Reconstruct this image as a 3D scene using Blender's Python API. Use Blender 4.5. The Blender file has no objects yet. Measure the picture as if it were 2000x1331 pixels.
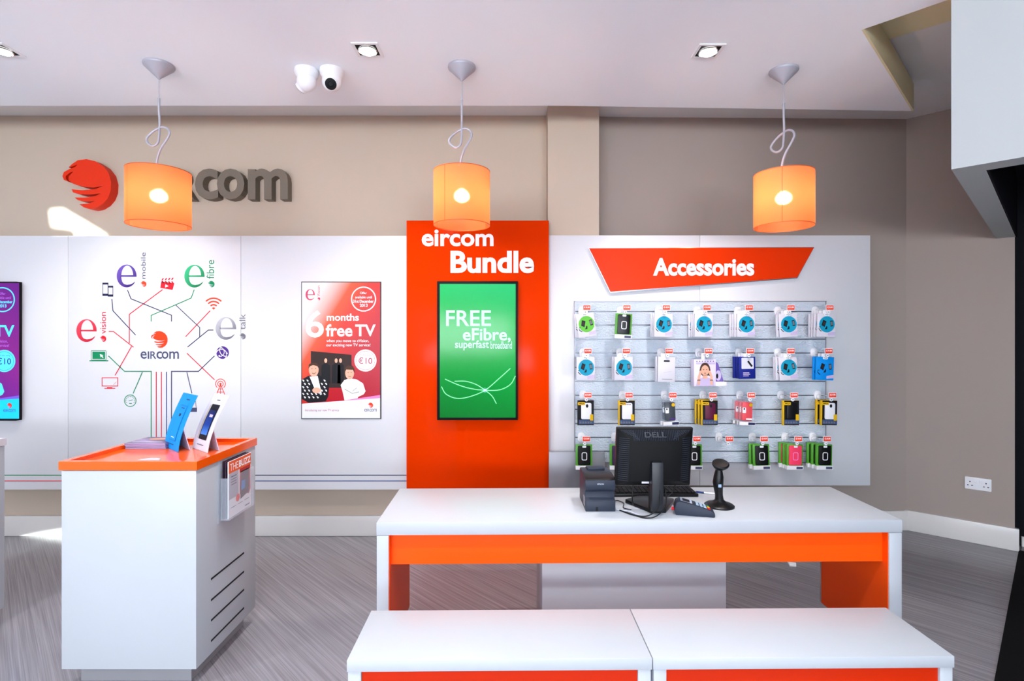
import bpy, bmesh, math, random
from mathutils import Vector, Matrix
from mathutils.geometry import tessellate_polygon
random.seed(7)
SC = bpy.context.scene
COL = SC.collection
PI = math.pi

# ------------------------------------------------------------------ camera, world, light, exposure
F, CX, CY, EYE = 1040.0, 1000.0, 658.0, 1.5      # pixels of a 2000x1331 frame, eye height in metres
cam_data = bpy.data.cameras.new('camera')
cam_data.sensor_width = 36.0
cam_data.lens = 36.0 * F / 2000.0
cam_data.shift_y = -7.5 / 2000.0
cam_data.clip_start = 0.05
cam = bpy.data.objects.new('camera', cam_data)
cam.location = (0, 0, EYE)
cam.rotation_euler = (PI / 2, 0, 0)
COL.objects.link(cam)
SC.camera = cam

world = bpy.data.worlds.new('daylight_world')
world.use_nodes = True
world.node_tree.nodes['Background'].inputs[0].default_value = (0.62, 0.74, 1.0, 1)
world.node_tree.nodes['Background'].inputs[1].default_value = 0.6
SC.world = world

SC.view_settings.view_transform = 'Standard'
SC.view_settings.look = 'None'
SC.view_settings.exposure = 1.02
SC.view_settings.gamma = 1.0
SC.view_settings.use_curve_mapping = False

def add_light(name, kind, loc, energy, color=(1, 1, 1), rot=(0, 0, 0), parent=None, **kw):
    ld = bpy.data.lights.new(name, kind)
    ld.energy = energy
    ld.color = color
    for k, v in kw.items():
        setattr(ld, k, v)
    o = bpy.data.objects.new(name, ld)
    o.location = loc
    o.rotation_euler = rot
    if parent is not None:
        o.parent = parent
    COL.objects.link(o)
    return o

FRONT_Y = -5.0
SUN_V = Vector((0.10, 0.99, -0.050)).normalized()
sun = add_light('low_sun', 'SUN', (-3, -8, 4), 11.0, (0.86, 1.0, 0.98), angle=0.007)
sun.rotation_euler = SUN_V.to_track_quat('-Z', 'Y').to_euler()
# daylight falling in through the shop front behind the camera
add_light('shopfront_daylight', 'AREA', (-2.2, FRONT_Y + 0.12, 1.85), 300.0, (0.87, 0.93, 1.0), (PI / 2 + 0.80, 0, 0),
          shape='RECTANGLE', size=4.4, size_y=2.0)
add_light('entrance_daylight', 'AREA', (1.7, FRONT_Y + 0.12, 1.6), 150.0, (0.84, 0.92, 1.0), (PI / 2 + 0.62, 0, 0),
          shape='RECTANGLE', size=2.6, size_y=1.8)
# unseen rows of ceiling spots, added above and behind the camera for bounce light
for _x in (-2.65, -0.75, 1.02):
    for _y in (1.0, -0.9, -2.8):
        add_light('ceiling_fill_spot', 'SPOT', (_x, _y, 2.96), 60.0, (0.97, 0.985, 1.0), (0.1, 0, 0),
                  spot_size=math.radians(110), spot_blend=0.9, shadow_soft_size=0.06)

# ------------------------------------------------------------------ materials
def lin(c):
    c = c / 255.0
    return c / 12.92 if c <= 0.04045 else ((c + 0.055) / 1.055) ** 2.4
def rgb(r, g, b):
    return (lin(r), lin(g), lin(b), 1.0)

MATS = {}
def mat(name, col, rough=0.5, metal=0.0, spec=0.5, coat=0.0, emit=0.0, vary=0.0, vscale=6.0, bump=0.0, bscale=80.0, emit_col=None):
    if name in MATS:
        return MATS[name]
    m = bpy.data.materials.new(name)
    m.use_nodes = True
    nt = m.node_tree
    b = nt.nodes['Principled BSDF']
    b.inputs['Base Color'].default_value = col
    b.inputs['Roughness'].default_value = rough
    b.inputs['Metallic'].default_value = metal
    b.inputs['Specular IOR Level'].default_value = spec
    b.inputs['Coat Weight'].default_value = coat
    b.inputs['Coat Roughness'].default_value = 0.05
    if emit > 0:
        b.inputs['Emission Color'].default_value = emit_col or col
        b.inputs['Emission Strength'].default_value = emit
    if vary > 0 or bump > 0:
        tc = nt.nodes.new('ShaderNodeTexCoord')
    if vary > 0:
        n = nt.nodes.new('ShaderNodeTexNoise')
        n.inputs['Scale'].default_value = vscale
        n.inputs['Detail'].default_value = 4
        nt.links.new(tc.outputs['Object'], n.inputs['Vector'])
        mx = nt.nodes.new('ShaderNodeMix'); mx.data_type = 'RGBA'
        mx.inputs['A'].default_value = tuple(x * (1 - vary) for x in col[:3]) + (1,)
        mx.inputs['B'].default_value = tuple(min(1, x * (1 + vary)) for x in col[:3]) + (1,)
        nt.links.new(n.outputs['Fac'], mx.inputs['Factor'])
        nt.links.new(mx.outputs['Result'], b.inputs['Base Color'])
    if bump > 0:
        n2 = nt.nodes.new('ShaderNodeTexNoise')
        n2.inputs['Scale'].default_value = bscale
        n2.inputs['Detail'].default_value = 5
        nt.links.new(tc.outputs['Object'], n2.inputs['Vector'])
        bp = nt.nodes.new('ShaderNodeBump')
        bp.inputs['Strength'].default_value = bump
        bp.inputs['Distance'].default_value = 0.004
        nt.links.new(n2.outputs['Fac'], bp.inputs['Height'])
        nt.links.new(bp.outputs['Normal'], b.inputs['Normal'])
    MATS[name] = m
    return m

def mat_ramp(name, stops, vec=(1, 0, 0), off=0.0, emit=0.0, rough=0.3, spec=0.3):
    """print with a colour run along vec (generated coordinates of the printed part)"""
    m = bpy.data.materials.new(name); m.use_nodes = True
    nt = m.node_tree; b = nt.nodes['Principled BSDF']
    b.inputs['Roughness'].default_value = rough
    b.inputs['Specular IOR Level'].default_value = spec
    tc = nt.nodes.new('ShaderNodeTexCoord')
    d = nt.nodes.new('ShaderNodeVectorMath'); d.operation = 'DOT_PRODUCT'
    d.inputs[1].default_value = vec
    nt.links.new(tc.outputs['Generated'], d.inputs[0])
    a = nt.nodes.new('ShaderNodeMath'); a.operation = 'ADD'; a.inputs[1].default_value = off
    nt.links.new(d.outputs['Value'], a.inputs[0])
    r = nt.nodes.new('ShaderNodeValToRGB')
    e = r.color_ramp.elements
    while len(e) < len(stops):
        e.new(0.5)
    for k, (p, c) in enumerate(stops):
        e[k].position = p; e[k].color = c
    nt.links.new(a.outputs[0], r.inputs['Fac'])
    nt.links.new(r.outputs['Color'], b.inputs['Base Color'])
    if emit > 0:
        nt.links.new(r.outputs['Color'], b.inputs['Emission Color'])
        b.inputs['Emission Strength'].default_value = emit
    MATS[name] = m
    return m

WHITE = mat('white_laminate', rgb(180, 185, 192), 0.35, spec=0.4)
PANEL = mat('white_wall_panel', rgb(214, 215, 220), 0.32, spec=0.45)
ORANGE_GLOSS = mat('orange_gloss_panel', rgb(214, 50, 0), 0.12, spec=0.04)
ORANGE_SIGN = mat('orange_sign', rgb(222, 52, 4), 0.22, spec=0.15)
ORANGE_LAM = mat('orange_laminate', rgb(255, 82, 0), 0.4, spec=0.25)
ORANGE_TOP = mat('orange_counter', rgb(244, 92, 14), 0.12, spec=0.5)
WALL = mat('taupe_wall_paint', rgb(199, 183, 166), 0.8, spec=0.2, bump=0.05, bscale=180)
CEIL = mat('ceiling_paint', rgb(243, 248, 255), 0.85, spec=0.2)
UPCEIL = mat('upper_ceiling_paint', rgb(232, 233, 236), 0.85, spec=0.2)
CREAM = mat('cream_paint_and_light', rgb(226, 216, 178), 0.85, spec=0.2)
SKIRT = mat('skirting_paint', rgb(226, 222, 218), 0.3, spec=0.5)
BULK = mat('bulkhead_paint', rgb(186, 189, 189), 0.8, spec=0.2)
BULKIN = mat('bulkhead_inside_shade', rgb(30, 29, 34), 0.8, spec=0.2)
DARK = mat('unlit_dark', rgb(14, 14, 20), 0.7, spec=0.1)
MATBLK = mat('black_mat', rgb(12, 11, 13), 0.9, spec=0.1, vary=0.4, vscale=90)
BLACK = mat('black_plastic', rgb(9, 10, 13), 0.35, spec=0.3)
BLACKM = mat('black_matt', rgb(7, 7, 10), 0.6, spec=0.2)
CHARCOAL = mat('charcoal_plastic', rgb(38, 45, 60), 0.5, spec=0.3)
GREYMET = mat('grey_metal', rgb(150, 150, 158), 0.35, metal=0.6)
LAMPMET = mat('lamp_grey', rgb(176, 174, 184), 0.45, metal=0.25)
CHROME = mat('chrome', rgb(215, 218, 225), 0.15, metal=1.0)
PLINTH = mat('plinth_grey', rgb(160, 160, 164), 0.35, metal=0.4)
WPLAST = mat('white_plastic', rgb(236, 236, 240), 0.35)
GREY = mat('mid_grey', rgb(130, 130, 138), 0.5)
SIGNGREY = mat('sign_letter_grey', rgb(112, 101, 88), 0.55)
SIGNRED = mat('sign_red', rgb(232, 48, 6), 0.5, spec=0.3)
P_WHITE = mat('print_white', rgb(246, 246, 250), 0.5, spec=0.2)
P_RED = mat('print_red', rgb(214, 28, 44), 0.5, spec=0.2)
P_ORRED = mat('print_orange_red', rgb(240, 62, 20), 0.5, spec=0.2)
P_NAVY = mat('print_navy', rgb(38, 42, 82), 0.5, spec=0.2)
P_BLUE = mat('print_blue', rgb(36, 62, 120), 0.5, spec=0.2)
P_GREEN = mat('print_green', rgb(10, 132, 84), 0.5, spec=0.2)
P_PURPLE = mat('print_purple', rgb(76, 40, 130), 0.5, spec=0.2)
P_GREY = mat('print_grey', rgb(112, 112, 122), 0.5, spec=0.2)
P_SLATE = mat('print_slate', rgb(70, 74, 104), 0.5, spec=0.2)
P_BLACK = mat('print_black', rgb(20, 20, 26), 0.5, spec=0.2)
P_PINK = mat('print_pink', rgb(238, 130, 190), 0.5, spec=0.2)
P_SKIN = mat('print_skin', rgb(226, 172, 146), 0.5, spec=0.2)
P_HAIR = mat('print_hair', rgb(76, 48, 34), 0.5, spec=0.2)
P_BROWN = mat('print_brown', rgb(52, 36, 34), 0.5, spec=0.2)
P_YELLOW = mat('print_yellow', rgb(222, 176, 8), 0.5, spec=0.2)
P_CYAN = mat('print_cyan', rgb(10, 150, 184), 0.5, spec=0.2)
P_LIME = mat('print_lime', rgb(96, 180, 60), 0.5, spec=0.2)
P_LILAC = mat('print_lilac', rgb(196, 180, 216), 0.5, spec=0.2)
P_DNAVY = mat('print_deep_navy', rgb(20, 34, 130), 0.5, spec=0.2)
P_SKYB = mat('print_sky_blue', rgb(0, 140, 226), 0.5, spec=0.2)
P_DSKY = mat('print_sky_shade', rgb(0, 122, 200), 0.5, spec=0.2)
ROSE = mat('print_rose', rgb(240, 60, 96), 0.4, spec=0.3)
MAROON = mat('print_maroon', rgb(92, 14, 52), 0.4, spec=0.3)
REDC = mat('case_red', rgb(236, 40, 48), 0.35, spec=0.4)
DPURP = mat('case_purple', rgb(50, 20, 62), 0.4, spec=0.4)
SLATEB = mat('strip_slate_blue', rgb(62, 82, 120), 0.4, spec=0.3)
CARD = mat('white_card', rgb(212, 210, 220), 0.5, spec=0.3)
LIMEBOX = mat('lime_carton', rgb(76, 152, 40), 0.4, spec=0.3)

def clear_mat(name, tint, alpha, rough=0.06):
    m = bpy.data.materials.new(name); m.use_nodes = True
    nt = m.node_tree
    for n in list(nt.nodes):
        nt.nodes.remove(n)
    out = nt.nodes.new('ShaderNodeOutputMaterial')
    t = nt.nodes.new('ShaderNodeBsdfTransparent'); t.inputs[0].default_value = (1, 1, 1, 1)
    p = nt.nodes.new('ShaderNodeBsdfPrincipled'); p.inputs['Base Color'].default_value = tint
    p.inputs['Roughness'].default_value = rough
    mx = nt.nodes.new('ShaderNodeMixShader'); mx.inputs[0].default_value = alpha
    nt.links.new(t.outputs[0], mx.inputs[1]); nt.links.new(p.outputs[0], mx.inputs[2])
    nt.links.new(mx.outputs[0], out.inputs['Surface'])
    MATS[name] = m
    return m
ACRYL = clear_mat('clear_acrylic', rgb(225, 232, 245), 0.20)
BLISTER = clear_mat('clear_blister', rgb(190, 205, 225), 0.10)

def shade_mat():
    m = bpy.data.materials.new('orange_shade_film'); m.use_nodes = True
    nt = m.node_tree
    for n in list(nt.nodes):
        nt.nodes.remove(n)
    out = nt.nodes.new('ShaderNodeOutputMaterial')
    tl = nt.nodes.new('ShaderNodeBsdfTranslucent'); tl.inputs[0].default_value = rgb(255, 142, 84)
    df = nt.nodes.new('ShaderNodeBsdfPrincipled'); df.inputs['Base Color'].default_value = rgb(255, 132, 74)
    df.inputs['Roughness'].default_value = 0.45; df.inputs['Specular IOR Level'].default_value = 0.25
    tr = nt.nodes.new('ShaderNodeBsdfRefraction'); tr.inputs['Color'].default_value = rgb(255, 215, 170)
    tr.inputs['IOR'].default_value = 1.18; tr.inputs['Roughness'].default_value = 0.5
    m1 = nt.nodes.new('ShaderNodeMixShader'); m1.inputs[0].default_value = 0.5
    nt.links.new(df.outputs[0], m1.inputs[1]); nt.links.new(tl.outputs[0], m1.inputs[2])
    m2 = nt.nodes.new('ShaderNodeMixShader'); m2.inputs[0].default_value = 0.22
    nt.links.new(m1.outputs[0], m2.inputs[1]); nt.links.new(tr.outputs[0], m2.inputs[2])
    nt.links.new(m2.outputs[0], out.inputs['Surface'])
    return m
SHADE = shade_mat()
BULB = mat('bulb_glow', (1, 0.92, 0.8, 1), 0.5, emit=44.0, emit_col=(1, 0.88, 0.74, 1))
LAMPGLOW = mat('downlight_glow', (1, 0.97, 0.92, 1), 0.5, emit=14.0, emit_col=(1, 0.96, 0.9, 1))

def floor_mat():
    m = bpy.data.materials.new('streaked_vinyl_floor'); m.use_nodes = True
    nt = m.node_tree; b = nt.nodes['Principled BSDF']
    tc = nt.nodes.new('ShaderNodeTexCoord')
    r = nt.nodes.new('ShaderNodeMapping'); r.inputs['Rotation'].default_value = (0, 0, -math.radians(135))
    nt.links.new(tc.outputs['Object'], r.inputs['Vector'])
    def streak(sx, sy, detail):
        s = nt.nodes.new('ShaderNodeMapping'); s.inputs['Scale'].default_value = (sx, sy, 1)
        nt.links.new(r.outputs[0], s.inputs['Vector'])
        n = nt.nodes.new('ShaderNodeTexNoise'); n.inputs['Scale'].default_value = 1.0
        n.inputs['Detail'].default_value = detail
        nt.links.new(s.outputs[0], n.inputs['Vector'])
        return n
    n1 = streak(2.2, 230, 3); n2 = streak(1.2, 80, 2)
    ad = nt.nodes.new('ShaderNodeMath'); ad.operation = 'ADD'
    nt.links.new(n1.outputs['Fac'], ad.inputs[0]); nt.links.new(n2.outputs['Fac'], ad.inputs[1])
    hf = nt.nodes.new('ShaderNodeMath'); hf.operation = 'MULTIPLY'; hf.inputs[1].default_value = 0.5
    nt.links.new(ad.outputs[0], hf.inputs[0])
    cr = nt.nodes.new('ShaderNodeValToRGB')
    e = cr.color_ramp.elements
    e[0].position = 0.30; e[0].color = rgb(100, 97, 103)
    e[1].position = 0.70; e[1].color = rgb(147, 143, 149)
    nt.links.new(hf.outputs[0], cr.inputs['Fac'])
    nt.links.new(cr.outputs['Color'], b.inputs['Base Color'])
    b.inputs['Roughness'].default_value = 0.22
    b.inputs['Specular IOR Level'].default_value = 0.45
    return m
FLOOR = floor_mat()

def slat_mat():
    m = bpy.data.materials.new('crinkled_slat_foil'); m.use_nodes = True
    nt = m.node_tree; b = nt.nodes['Principled BSDF']
    b.inputs['Base Color'].default_value = rgb(206, 217, 230)
    b.inputs['Roughness'].default_value = 0.38
    b.inputs['Metallic'].default_value = 0.0
    tc = nt.nodes.new('ShaderNodeTexCoord')
    mp = nt.nodes.new('ShaderNodeMapping'); mp.inputs['Rotation'].default_value = (0, math.radians(35), 0)
    mp.inputs['Scale'].default_value = (1, 1, 2.0)
    nt.links.new(tc.outputs['Object'], mp.inputs['Vector'])
    n = nt.nodes.new('ShaderNodeTexNoise'); n.inputs['Scale'].default_value = 60; n.inputs['Detail'].default_value = 5
    n.inputs['Distortion'].default_value = 0.8
    nt.links.new(mp.outputs[0], n.inputs['Vector'])
    bp = nt.nodes.new('ShaderNodeBump'); bp.inputs['Strength'].default_value = 1.0; bp.inputs['Distance'].default_value = 0.012
    nt.links.new(n.outputs['Fac'], bp.inputs['Height'])
    nt.links.new(bp.outputs['Normal'], b.inputs['Normal'])
    return m
SLAT = slat_mat()

# ------------------------------------------------------------------ mesh helpers
class MB:
    def __init__(self):
        self.v, self.f = [], []
    def add(self, vs, fs):
        o = len(self.v)
        self.v += [tuple(p) for p in vs]
        self.f += [tuple(i + o for i in q) for q in fs]
        return self
    def box(self, x0, x1, y0, y1, z0, z1):
        vs = [(x, y, z) for z in (z0, z1) for (x, y) in ((x0, y0), (x1, y0), (x1, y1), (x0, y1))]
        return self.add(vs, [(3, 2, 1, 0), (4, 5, 6, 7), (0, 1, 5, 4), (1, 2, 6, 5), (2, 3, 7, 6), (3, 0, 4, 7)])
    def prism(self, poly, a, b, mp):
        """poly of (u,v) swept from a to b; mp(u,v,w) gives the point"""
        n = len(poly)
        vs = [mp(u, v, a) for u, v in poly] + [mp(u, v, b) for u, v in poly]
        tri = tessellate_polygon([[Vector((u, v, 0)) for u, v in poly]])
        fs = [tuple(t) for t in tri] + [tuple(i + n for i in reversed(t)) for t in tri]
        fs += [(i, (i + 1) % n, n + (i + 1) % n, n + i) for i in range(n)]
        return self.add(vs, fs)
    def plan(self, poly, z0, z1):
        return self.prism(poly, z0, z1, lambda u, v, w: (u, v, w))
    def side(self, poly, x0, x1):           # poly in (y,z), swept along x
        return self.prism(poly, x0, x1, lambda u, v, w: (w, u, v))
    def front(self, poly, y0, y1):          # poly in (x,z), swept along y
        return self.prism(poly, y0, y1, lambda u, v, w: (u, w, v))
    def tube(self, pts, r, n=10, cap=True):
        pts = [Vector(p) for p in pts]
        rs = r if isinstance(r, (list, tuple)) else [r] * len(pts)
        up = Vector((0, 0, 1)); rings = []; prev = None
        for i, p in enumerate(pts):
            t = (pts[min(i + 1, len(pts) - 1)] - pts[max(i - 1, 0)]).normalized()
            if prev is None:
                a = t.cross(up)
                if a.length < 1e-3:
                    a = t.cross(Vector((1, 0, 0)))
            else:
                a = prev - t * prev.dot(t)
            a.normalize(); prev = a
            b = t.cross(a)
            rings.append([p + (a * math.cos(2 * PI * k / n) + b * math.sin(2 * PI * k / n)) * rs[i] for k in range(n)])
        vs = [q for rg in rings for q in rg]
        fs = []
        for i in range(len(pts) - 1):
            for k in range(n):
                fs.append((i * n + k, i * n + (k + 1) % n, (i + 1) * n + (k + 1) % n, (i + 1) * n + k))
        if cap:
            fs += [tuple(reversed(range(n))), tuple((len(pts) - 1) * n + k for k in range(n))]
        return self.add(vs, fs)
    def lathe(self, prof, n=32, c=(0, 0, 0), M=None, cap=True, scale=(1, 1)):
        c = Vector(c); vs = []; fs = []
        for r, z in prof:
            for k in range(n):
                p = Vector((r * math.cos(2 * PI * k / n) * scale[0], r * math.sin(2 * PI * k / n) * scale[1], z))
                if M is not None:
                    p = M @ p
                vs.append(p + c)
        for i in range(len(prof) - 1):
            for k in range(n):
                fs.append((i * n + k, i * n + (k + 1) % n, (i + 1) * n + (k + 1) % n, (i + 1) * n + k))
        if cap:
            fs += [tuple(reversed(range(n))), tuple((len(prof) - 1) * n + k for k in range(n))]
        return self.add(vs, fs)
    def sphere(self, c, r, n=20, M=None, sx=1, sy=1, sz=1, lo=-90, hi=90):
        prof = []
        m = n // 2
        for i in range(m + 1):
            a = math.radians(lo + (hi - lo) * i / m)
            prof.append((max(1e-4, r * math.cos(a)), r * math.sin(a) * sz))
        return self.lathe(prof, n, c, M, True, (sx, sy))
    def build(self, name, m, parent=None, bevel=0.0, smooth=35, local=False, recalc=True, rot=None):
        off = Vector((0, 0, 0))
        if parent is not None and not local:
            off = WLOC.get(parent.as_pointer(), Vector((0, 0, 0)))
        me = bpy.data.meshes.new(name)
        me.from_pydata([tuple(Vector(p) - off) for p in self.v], [], self.f)
        bm = bmesh.new(); bm.from_mesh(me)
        if recalc:
            bmesh.ops.recalc_face_normals(bm, faces=bm.faces)
        if bevel > 0:
            bmesh.ops.remove_doubles(bm, verts=bm.verts, dist=1e-5)
            ed = [e for e in bm.edges if len(e.link_faces) == 2 and e.calc_face_angle(0) > 0.6]
            bmesh.ops.bevel(bm, geom=ed, offset=bevel, segments=2, profile=0.5, affect='EDGES', clamp_overlap=True)
        bm.to_mesh(me); bm.free()
        me.materials.append(m)
        if smooth:
            me.shade_smooth()
            me.set_sharp_from_angle(angle=math.radians(smooth))
        o = bpy.data.objects.new(name, me)
        COL.objects.link(o)
        if parent is not None:
            o.parent = parent
            WLOC[o.as_pointer()] = off if not local else Vector((0, 0, 0))
        return o

WLOC = {}
KEEP = []
def thing(name, label, cat, loc=(0, 0, 0), rotz=0.0, group=None):
    o = bpy.data.objects.new(name, None)
    o.empty_display_size = 0.05
    COL.objects.link(o)
    o.location = loc
    o.rotation_euler = (0, 0, rotz)
    WLOC[o.as_pointer()] = Vector(loc)
    KEEP.append(o)
    tag(o, label, cat, group)
    return o
def tag(o, label, cat, group=None):
    o['label'] = label; o['category'] = cat
    if group:
        o['group'] = group
    return o
def struct(name, mb, m, **kw):
    o = mb.build(name, m, None, **kw)
    o['kind'] = 'structure'
    return o
def clone(root, loc, label, group=None, rot=None):
    r = root.copy(); COL.objects.link(r); r.location = loc; r['label'] = label
    if group:
        r['group'] = group
    if rot is not None:
        r.rotation_euler = rot
    for ch in list(root.children):
        c = ch.copy(); COL.objects.link(c); c.parent = r
        for g in list(ch.children):
            d = g.copy(); COL.objects.link(d); d.parent = c
    return r

def X(px, d): return (px - CX) / F * d
def Z(py, d): return EYE + (CY - py) / F * d
def at(px, py, d): return Vector((X(px, d), d, Z(py, d)))

class Art:
    """flat print; drawn in its own (u,v) drawing units, laid on a surface by mp(u,v)->point"""
    def __init__(self, mp, flip=True):
        self.mp, self.mb = mp, MB()
    def poly(self, pts):
        tri = tessellate_polygon([[Vector((u, v, 0)) for u, v in pts]])
        self.mb.add([self.mp(u, v) for u, v in pts], [tuple(t) for t in tri])
        return self
    def rect(self, x0, y0, x1, y1):
        return self.poly([(x0, y0), (x1, y0), (x1, y1), (x0, y1)])
    def rrect(self, x0, y0, x1, y1, r, n=4):
        return self.poly(rr(x0, y0, x1, y1, r, n))
    def disc(self, cx, cy, r, ry=None, n=28):
        ry = ry or r
        return self.poly([(cx + r * math.cos(2 * PI * k / n), cy + ry * math.sin(2 * PI * k / n)) for k in range(n)])
    def strip(self, a, b, closed=False):
        n = len(a)
        vs = [self.mp(u, v) for u, v in a] + [self.mp(u, v) for u, v in b]
        m = n if closed else n - 1
        self.mb.add(vs, [(i, (i + 1) % n, n + (i + 1) % n, n + i) for i in range(m)])
        return self
    def ring(self, cx, cy, r, w, a0=0, a1=360, n=32, ry=None):
        k = (ry or r) / r
        A = [math.radians(a0 + (a1 - a0) * i / n) for i in range(n + 1)]
        return self.strip([(cx + (r + w / 2) * math.cos(t), cy + (r + w / 2) * k * math.sin(t)) for t in A],
                          [(cx + (r - w / 2) * math.cos(t), cy + (r - w / 2) * k * math.sin(t)) for t in A])
    def line(self, pts, w, closed=False):
        P = [Vector(p) for p in pts]
        n = len(P); a = []; b = []
        for i in range(n):
            if closed:
                d0 = (P[i] - P[i - 1]); d1 = (P[(i + 1) % n] - P[i])
            else:
                d0 = (P[i] - P[i - 1]) if i else (P[1] - P[0])
                d1 = (P[i + 1] - P[i]) if i < n - 1 else d0
            d0 = d0.normalized(); d1 = d1.normalized()
            t = (d0 + d1)
            t = t.normalized() if t.length > 1e-6 else d0
            nn = Vector((-t.y, t.x))
            k = max(0.4, nn.dot(Vector((-d0.y, d0.x))))
            a.append(tuple(P[i] + nn * (w / 2 / k))); b.append(tuple(P[i] - nn * (w / 2 / k)))
        return self.strip(a, b, closed)
    def build(self, name, m, parent, local=False):
        return self.mb.build(name, m, parent, smooth=0, local=local, recalc=False)

def rr(x0, y0, x1, y1, r, n=4):
    pts = []
    for cx, cy, a in ((x1 - r, y1 - r, 0), (x0 + r, y1 - r, 90), (x0 + r, y0 + r, 180), (x1 - r, y0 + r, 270)):
        for i in range(n + 1):
            t = math.radians(a + 90 * i / n)
            pts.append((cx + r * math.cos(t), cy + r * math.sin(t)))
    return pts

def px_map(d, lift=0.0):
    return lambda u, v: (X(u, d), d - lift, Z(v, d))

TCACHE = {}
def text_polys(body, weight=0.0, extrude=0.0, res=4):
    key = (body, round(weight, 4), res)
    if key not in TCACHE:
        cu = bpy.data.curves.new('lettering', 'FONT')
        cu.body = body; cu.size = 1.0; cu.offset = weight; cu.resolution_u = res
        o = bpy.data.objects.new('lettering', cu)
        COL.objects.link(o)
        bpy.context.view_layer.update()
        me = bpy.data.meshes.new_from_object(o.evaluated_get(bpy.context.evaluated_depsgraph_get()))
        vs = [(v.co.x, v.co.y) for v in me.vertices]
        fs = [tuple(p.vertices) for p in me.polygons]
        bpy.data.objects.remove(o); bpy.data.curves.remove(cu); bpy.data.meshes.remove(me)
        TCACHE[key] = (vs, fs)
    return TCACHE[key]

def text(body, box, mp, name, m, parent, weight=0.0, vertical=False, depth=0.0, local=False, mb=None, slant=0.0):
    """lettering fitted to box = (u0, v_top, u1, v_bottom) in the drawing units of mp"""
    vs, fs = text_polys(body, weight)
    if vertical:
        vs = [(-y, x) for x, y in vs]
    if slant:
        vs = [(x + slant * y, y) for x, y in vs]
    x0 = min(v[0] for v in vs); x1 = max(v[0] for v in vs)
    y0 = min(v[1] for v in vs); y1 = max(v[1] for v in vs)
    u0, vt, u1, vb = box
    pts = [mp(u0 + (x - x0) / (x1 - x0) * (u1 - u0), vb + (y - y0) / (y1 - y0) * (vt - vb)) for x, y in vs]
    own = mb is None
    mb = mb or MB()
    if depth > 0:
        # lettering with thickness: front faces, back faces and the walls between
        n = len(pts)
        back = [(p[0], p[1] + depth, p[2]) for p in pts]
        ec = {}
        for f in fs:
            for i in range(len(f)):
                e = (f[i], f[(i + 1) % len(f)])
                ec[e] = 1
        walls = [(a, b) for (a, b) in ec if (b, a) not in ec]
        mb.add(list(pts) + back, list(fs) + [tuple(i + n for i in reversed(f)) for f in fs] +
               [(b, a, a + n, b + n) for a, b in walls])
    else:
        mb.add(pts, fs)
    if own:
        return mb.build(name, m, parent, smooth=0, local=local, recalc=False)

BALL = [(432,797),(455,775),(490,752),(545,745),(600,758),(650,790),(685,835),(700,890),(697,945),(680,990),(650,1025),
        (610,1050),(570,1058),(530,1050),(500,1030),(555,1026),(597,1011),(545,1012),(490,1003),(470,987),(540,988),
        (600,978),(637,961),(570,969),(500,966),(460,955),(451,935),(520,941),(600,934),(652,914),(590,925),(520,918),
        (460,900),(432,878),(432,855),(463,823),(440,830),(416,850),(414,868),(430,887),(402,876),(393,852),(402,827),
        (440,806),(470,797),(490,778),(455,792)]
def ball_pts(cx, cy, r):
    return [(cx + (x - 550) / 157.0 * r, cy + (y - 901) / 157.0 * r) for x, y in BALL]
WORD = [('e', 252, 302), ('\u0131', 310, 322), ('R', 331, 379), ('c', 380.5, 426), ('o', 423.5, 477), ('m', 484, 562)]
def word_mark(x0, x1, yt, yb, mp, m, parent, weight=0.0, local=False):
    mb = MB()
    for ch, a, b in WORD:
        text(ch, (x0 + (a - 252) / 310.0 * (x1 - x0), yt, x0 + (b - 252) / 310.0 * (x1 - x0), yb), mp, 'lettering', m, parent, weight, mb=mb)
    return mb.build('lettering', m, parent, smooth=0, local=local, recalc=False)

# ------------------------------------------------------------------ the shop: floor, walls, ceiling
ORIG = (0, 0, 0)
BW = 4.02                                    # back wall
FW = 3.82                                    # face of the white wall cladding
ZC, ZU = 2.993, 3.17                         # lowered ceiling, upper ceiling
struct('floor', MB().plan([(-4.6, -5.0), (5.0, -5.0), (5.0, 4.4), (-4.6, 4.4)], -0.1, 0.0), FLOOR, smooth=0)
struct('wall_back', MB().plan([(-4.6, BW), (0.62, BW), (0.62, 4.5), (-4.6, 4.5)], 0, 3.3), WALL, smooth=0)
WALL_R = mat('right_wall_darker_taupe', rgb(168, 155, 147), 0.8, spec=0.2, bump=0.05, bscale=180)  # darker taupe than the rest of the back wall
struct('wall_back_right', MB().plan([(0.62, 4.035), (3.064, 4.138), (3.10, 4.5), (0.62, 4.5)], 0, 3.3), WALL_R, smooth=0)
struct('pillar_wall', MB().box(X(1070, 3.85), X(1170, 3.85), 3.85, 4.04, 0, 3.2), WALL, smooth=0)
RW0, RW1 = Vector((3.064, 4.138, 0)), Vector((3.527, 3.735, 0))
RE = (RW1 - RW0).normalized(); RN = Vector((RE.y, -RE.x, 0))     # RN faces the shop
def rw(t, n, z): return tuple(RW0 + RE * t + RN * n + Vector((0, 0, z)))
RL = (RW1 - RW0).length
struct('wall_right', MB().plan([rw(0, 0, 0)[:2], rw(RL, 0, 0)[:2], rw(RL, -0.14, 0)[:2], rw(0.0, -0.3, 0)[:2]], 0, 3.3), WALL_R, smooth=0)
struct('wall_left', MB().box(-4.7, -4.6, -5.0, 4.5, 0, 3.3), mat('left_wall_paint', rgb(225, 220, 218), 0.8, spec=0.2), smooth=0)
struct('wall_side', MB().box(5.0, 5.1, -5.0, 4.5, 0, 3.3), mat('side_wall_paint', rgb(120, 116, 116), 0.8, spec=0.2), smooth=0)
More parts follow.
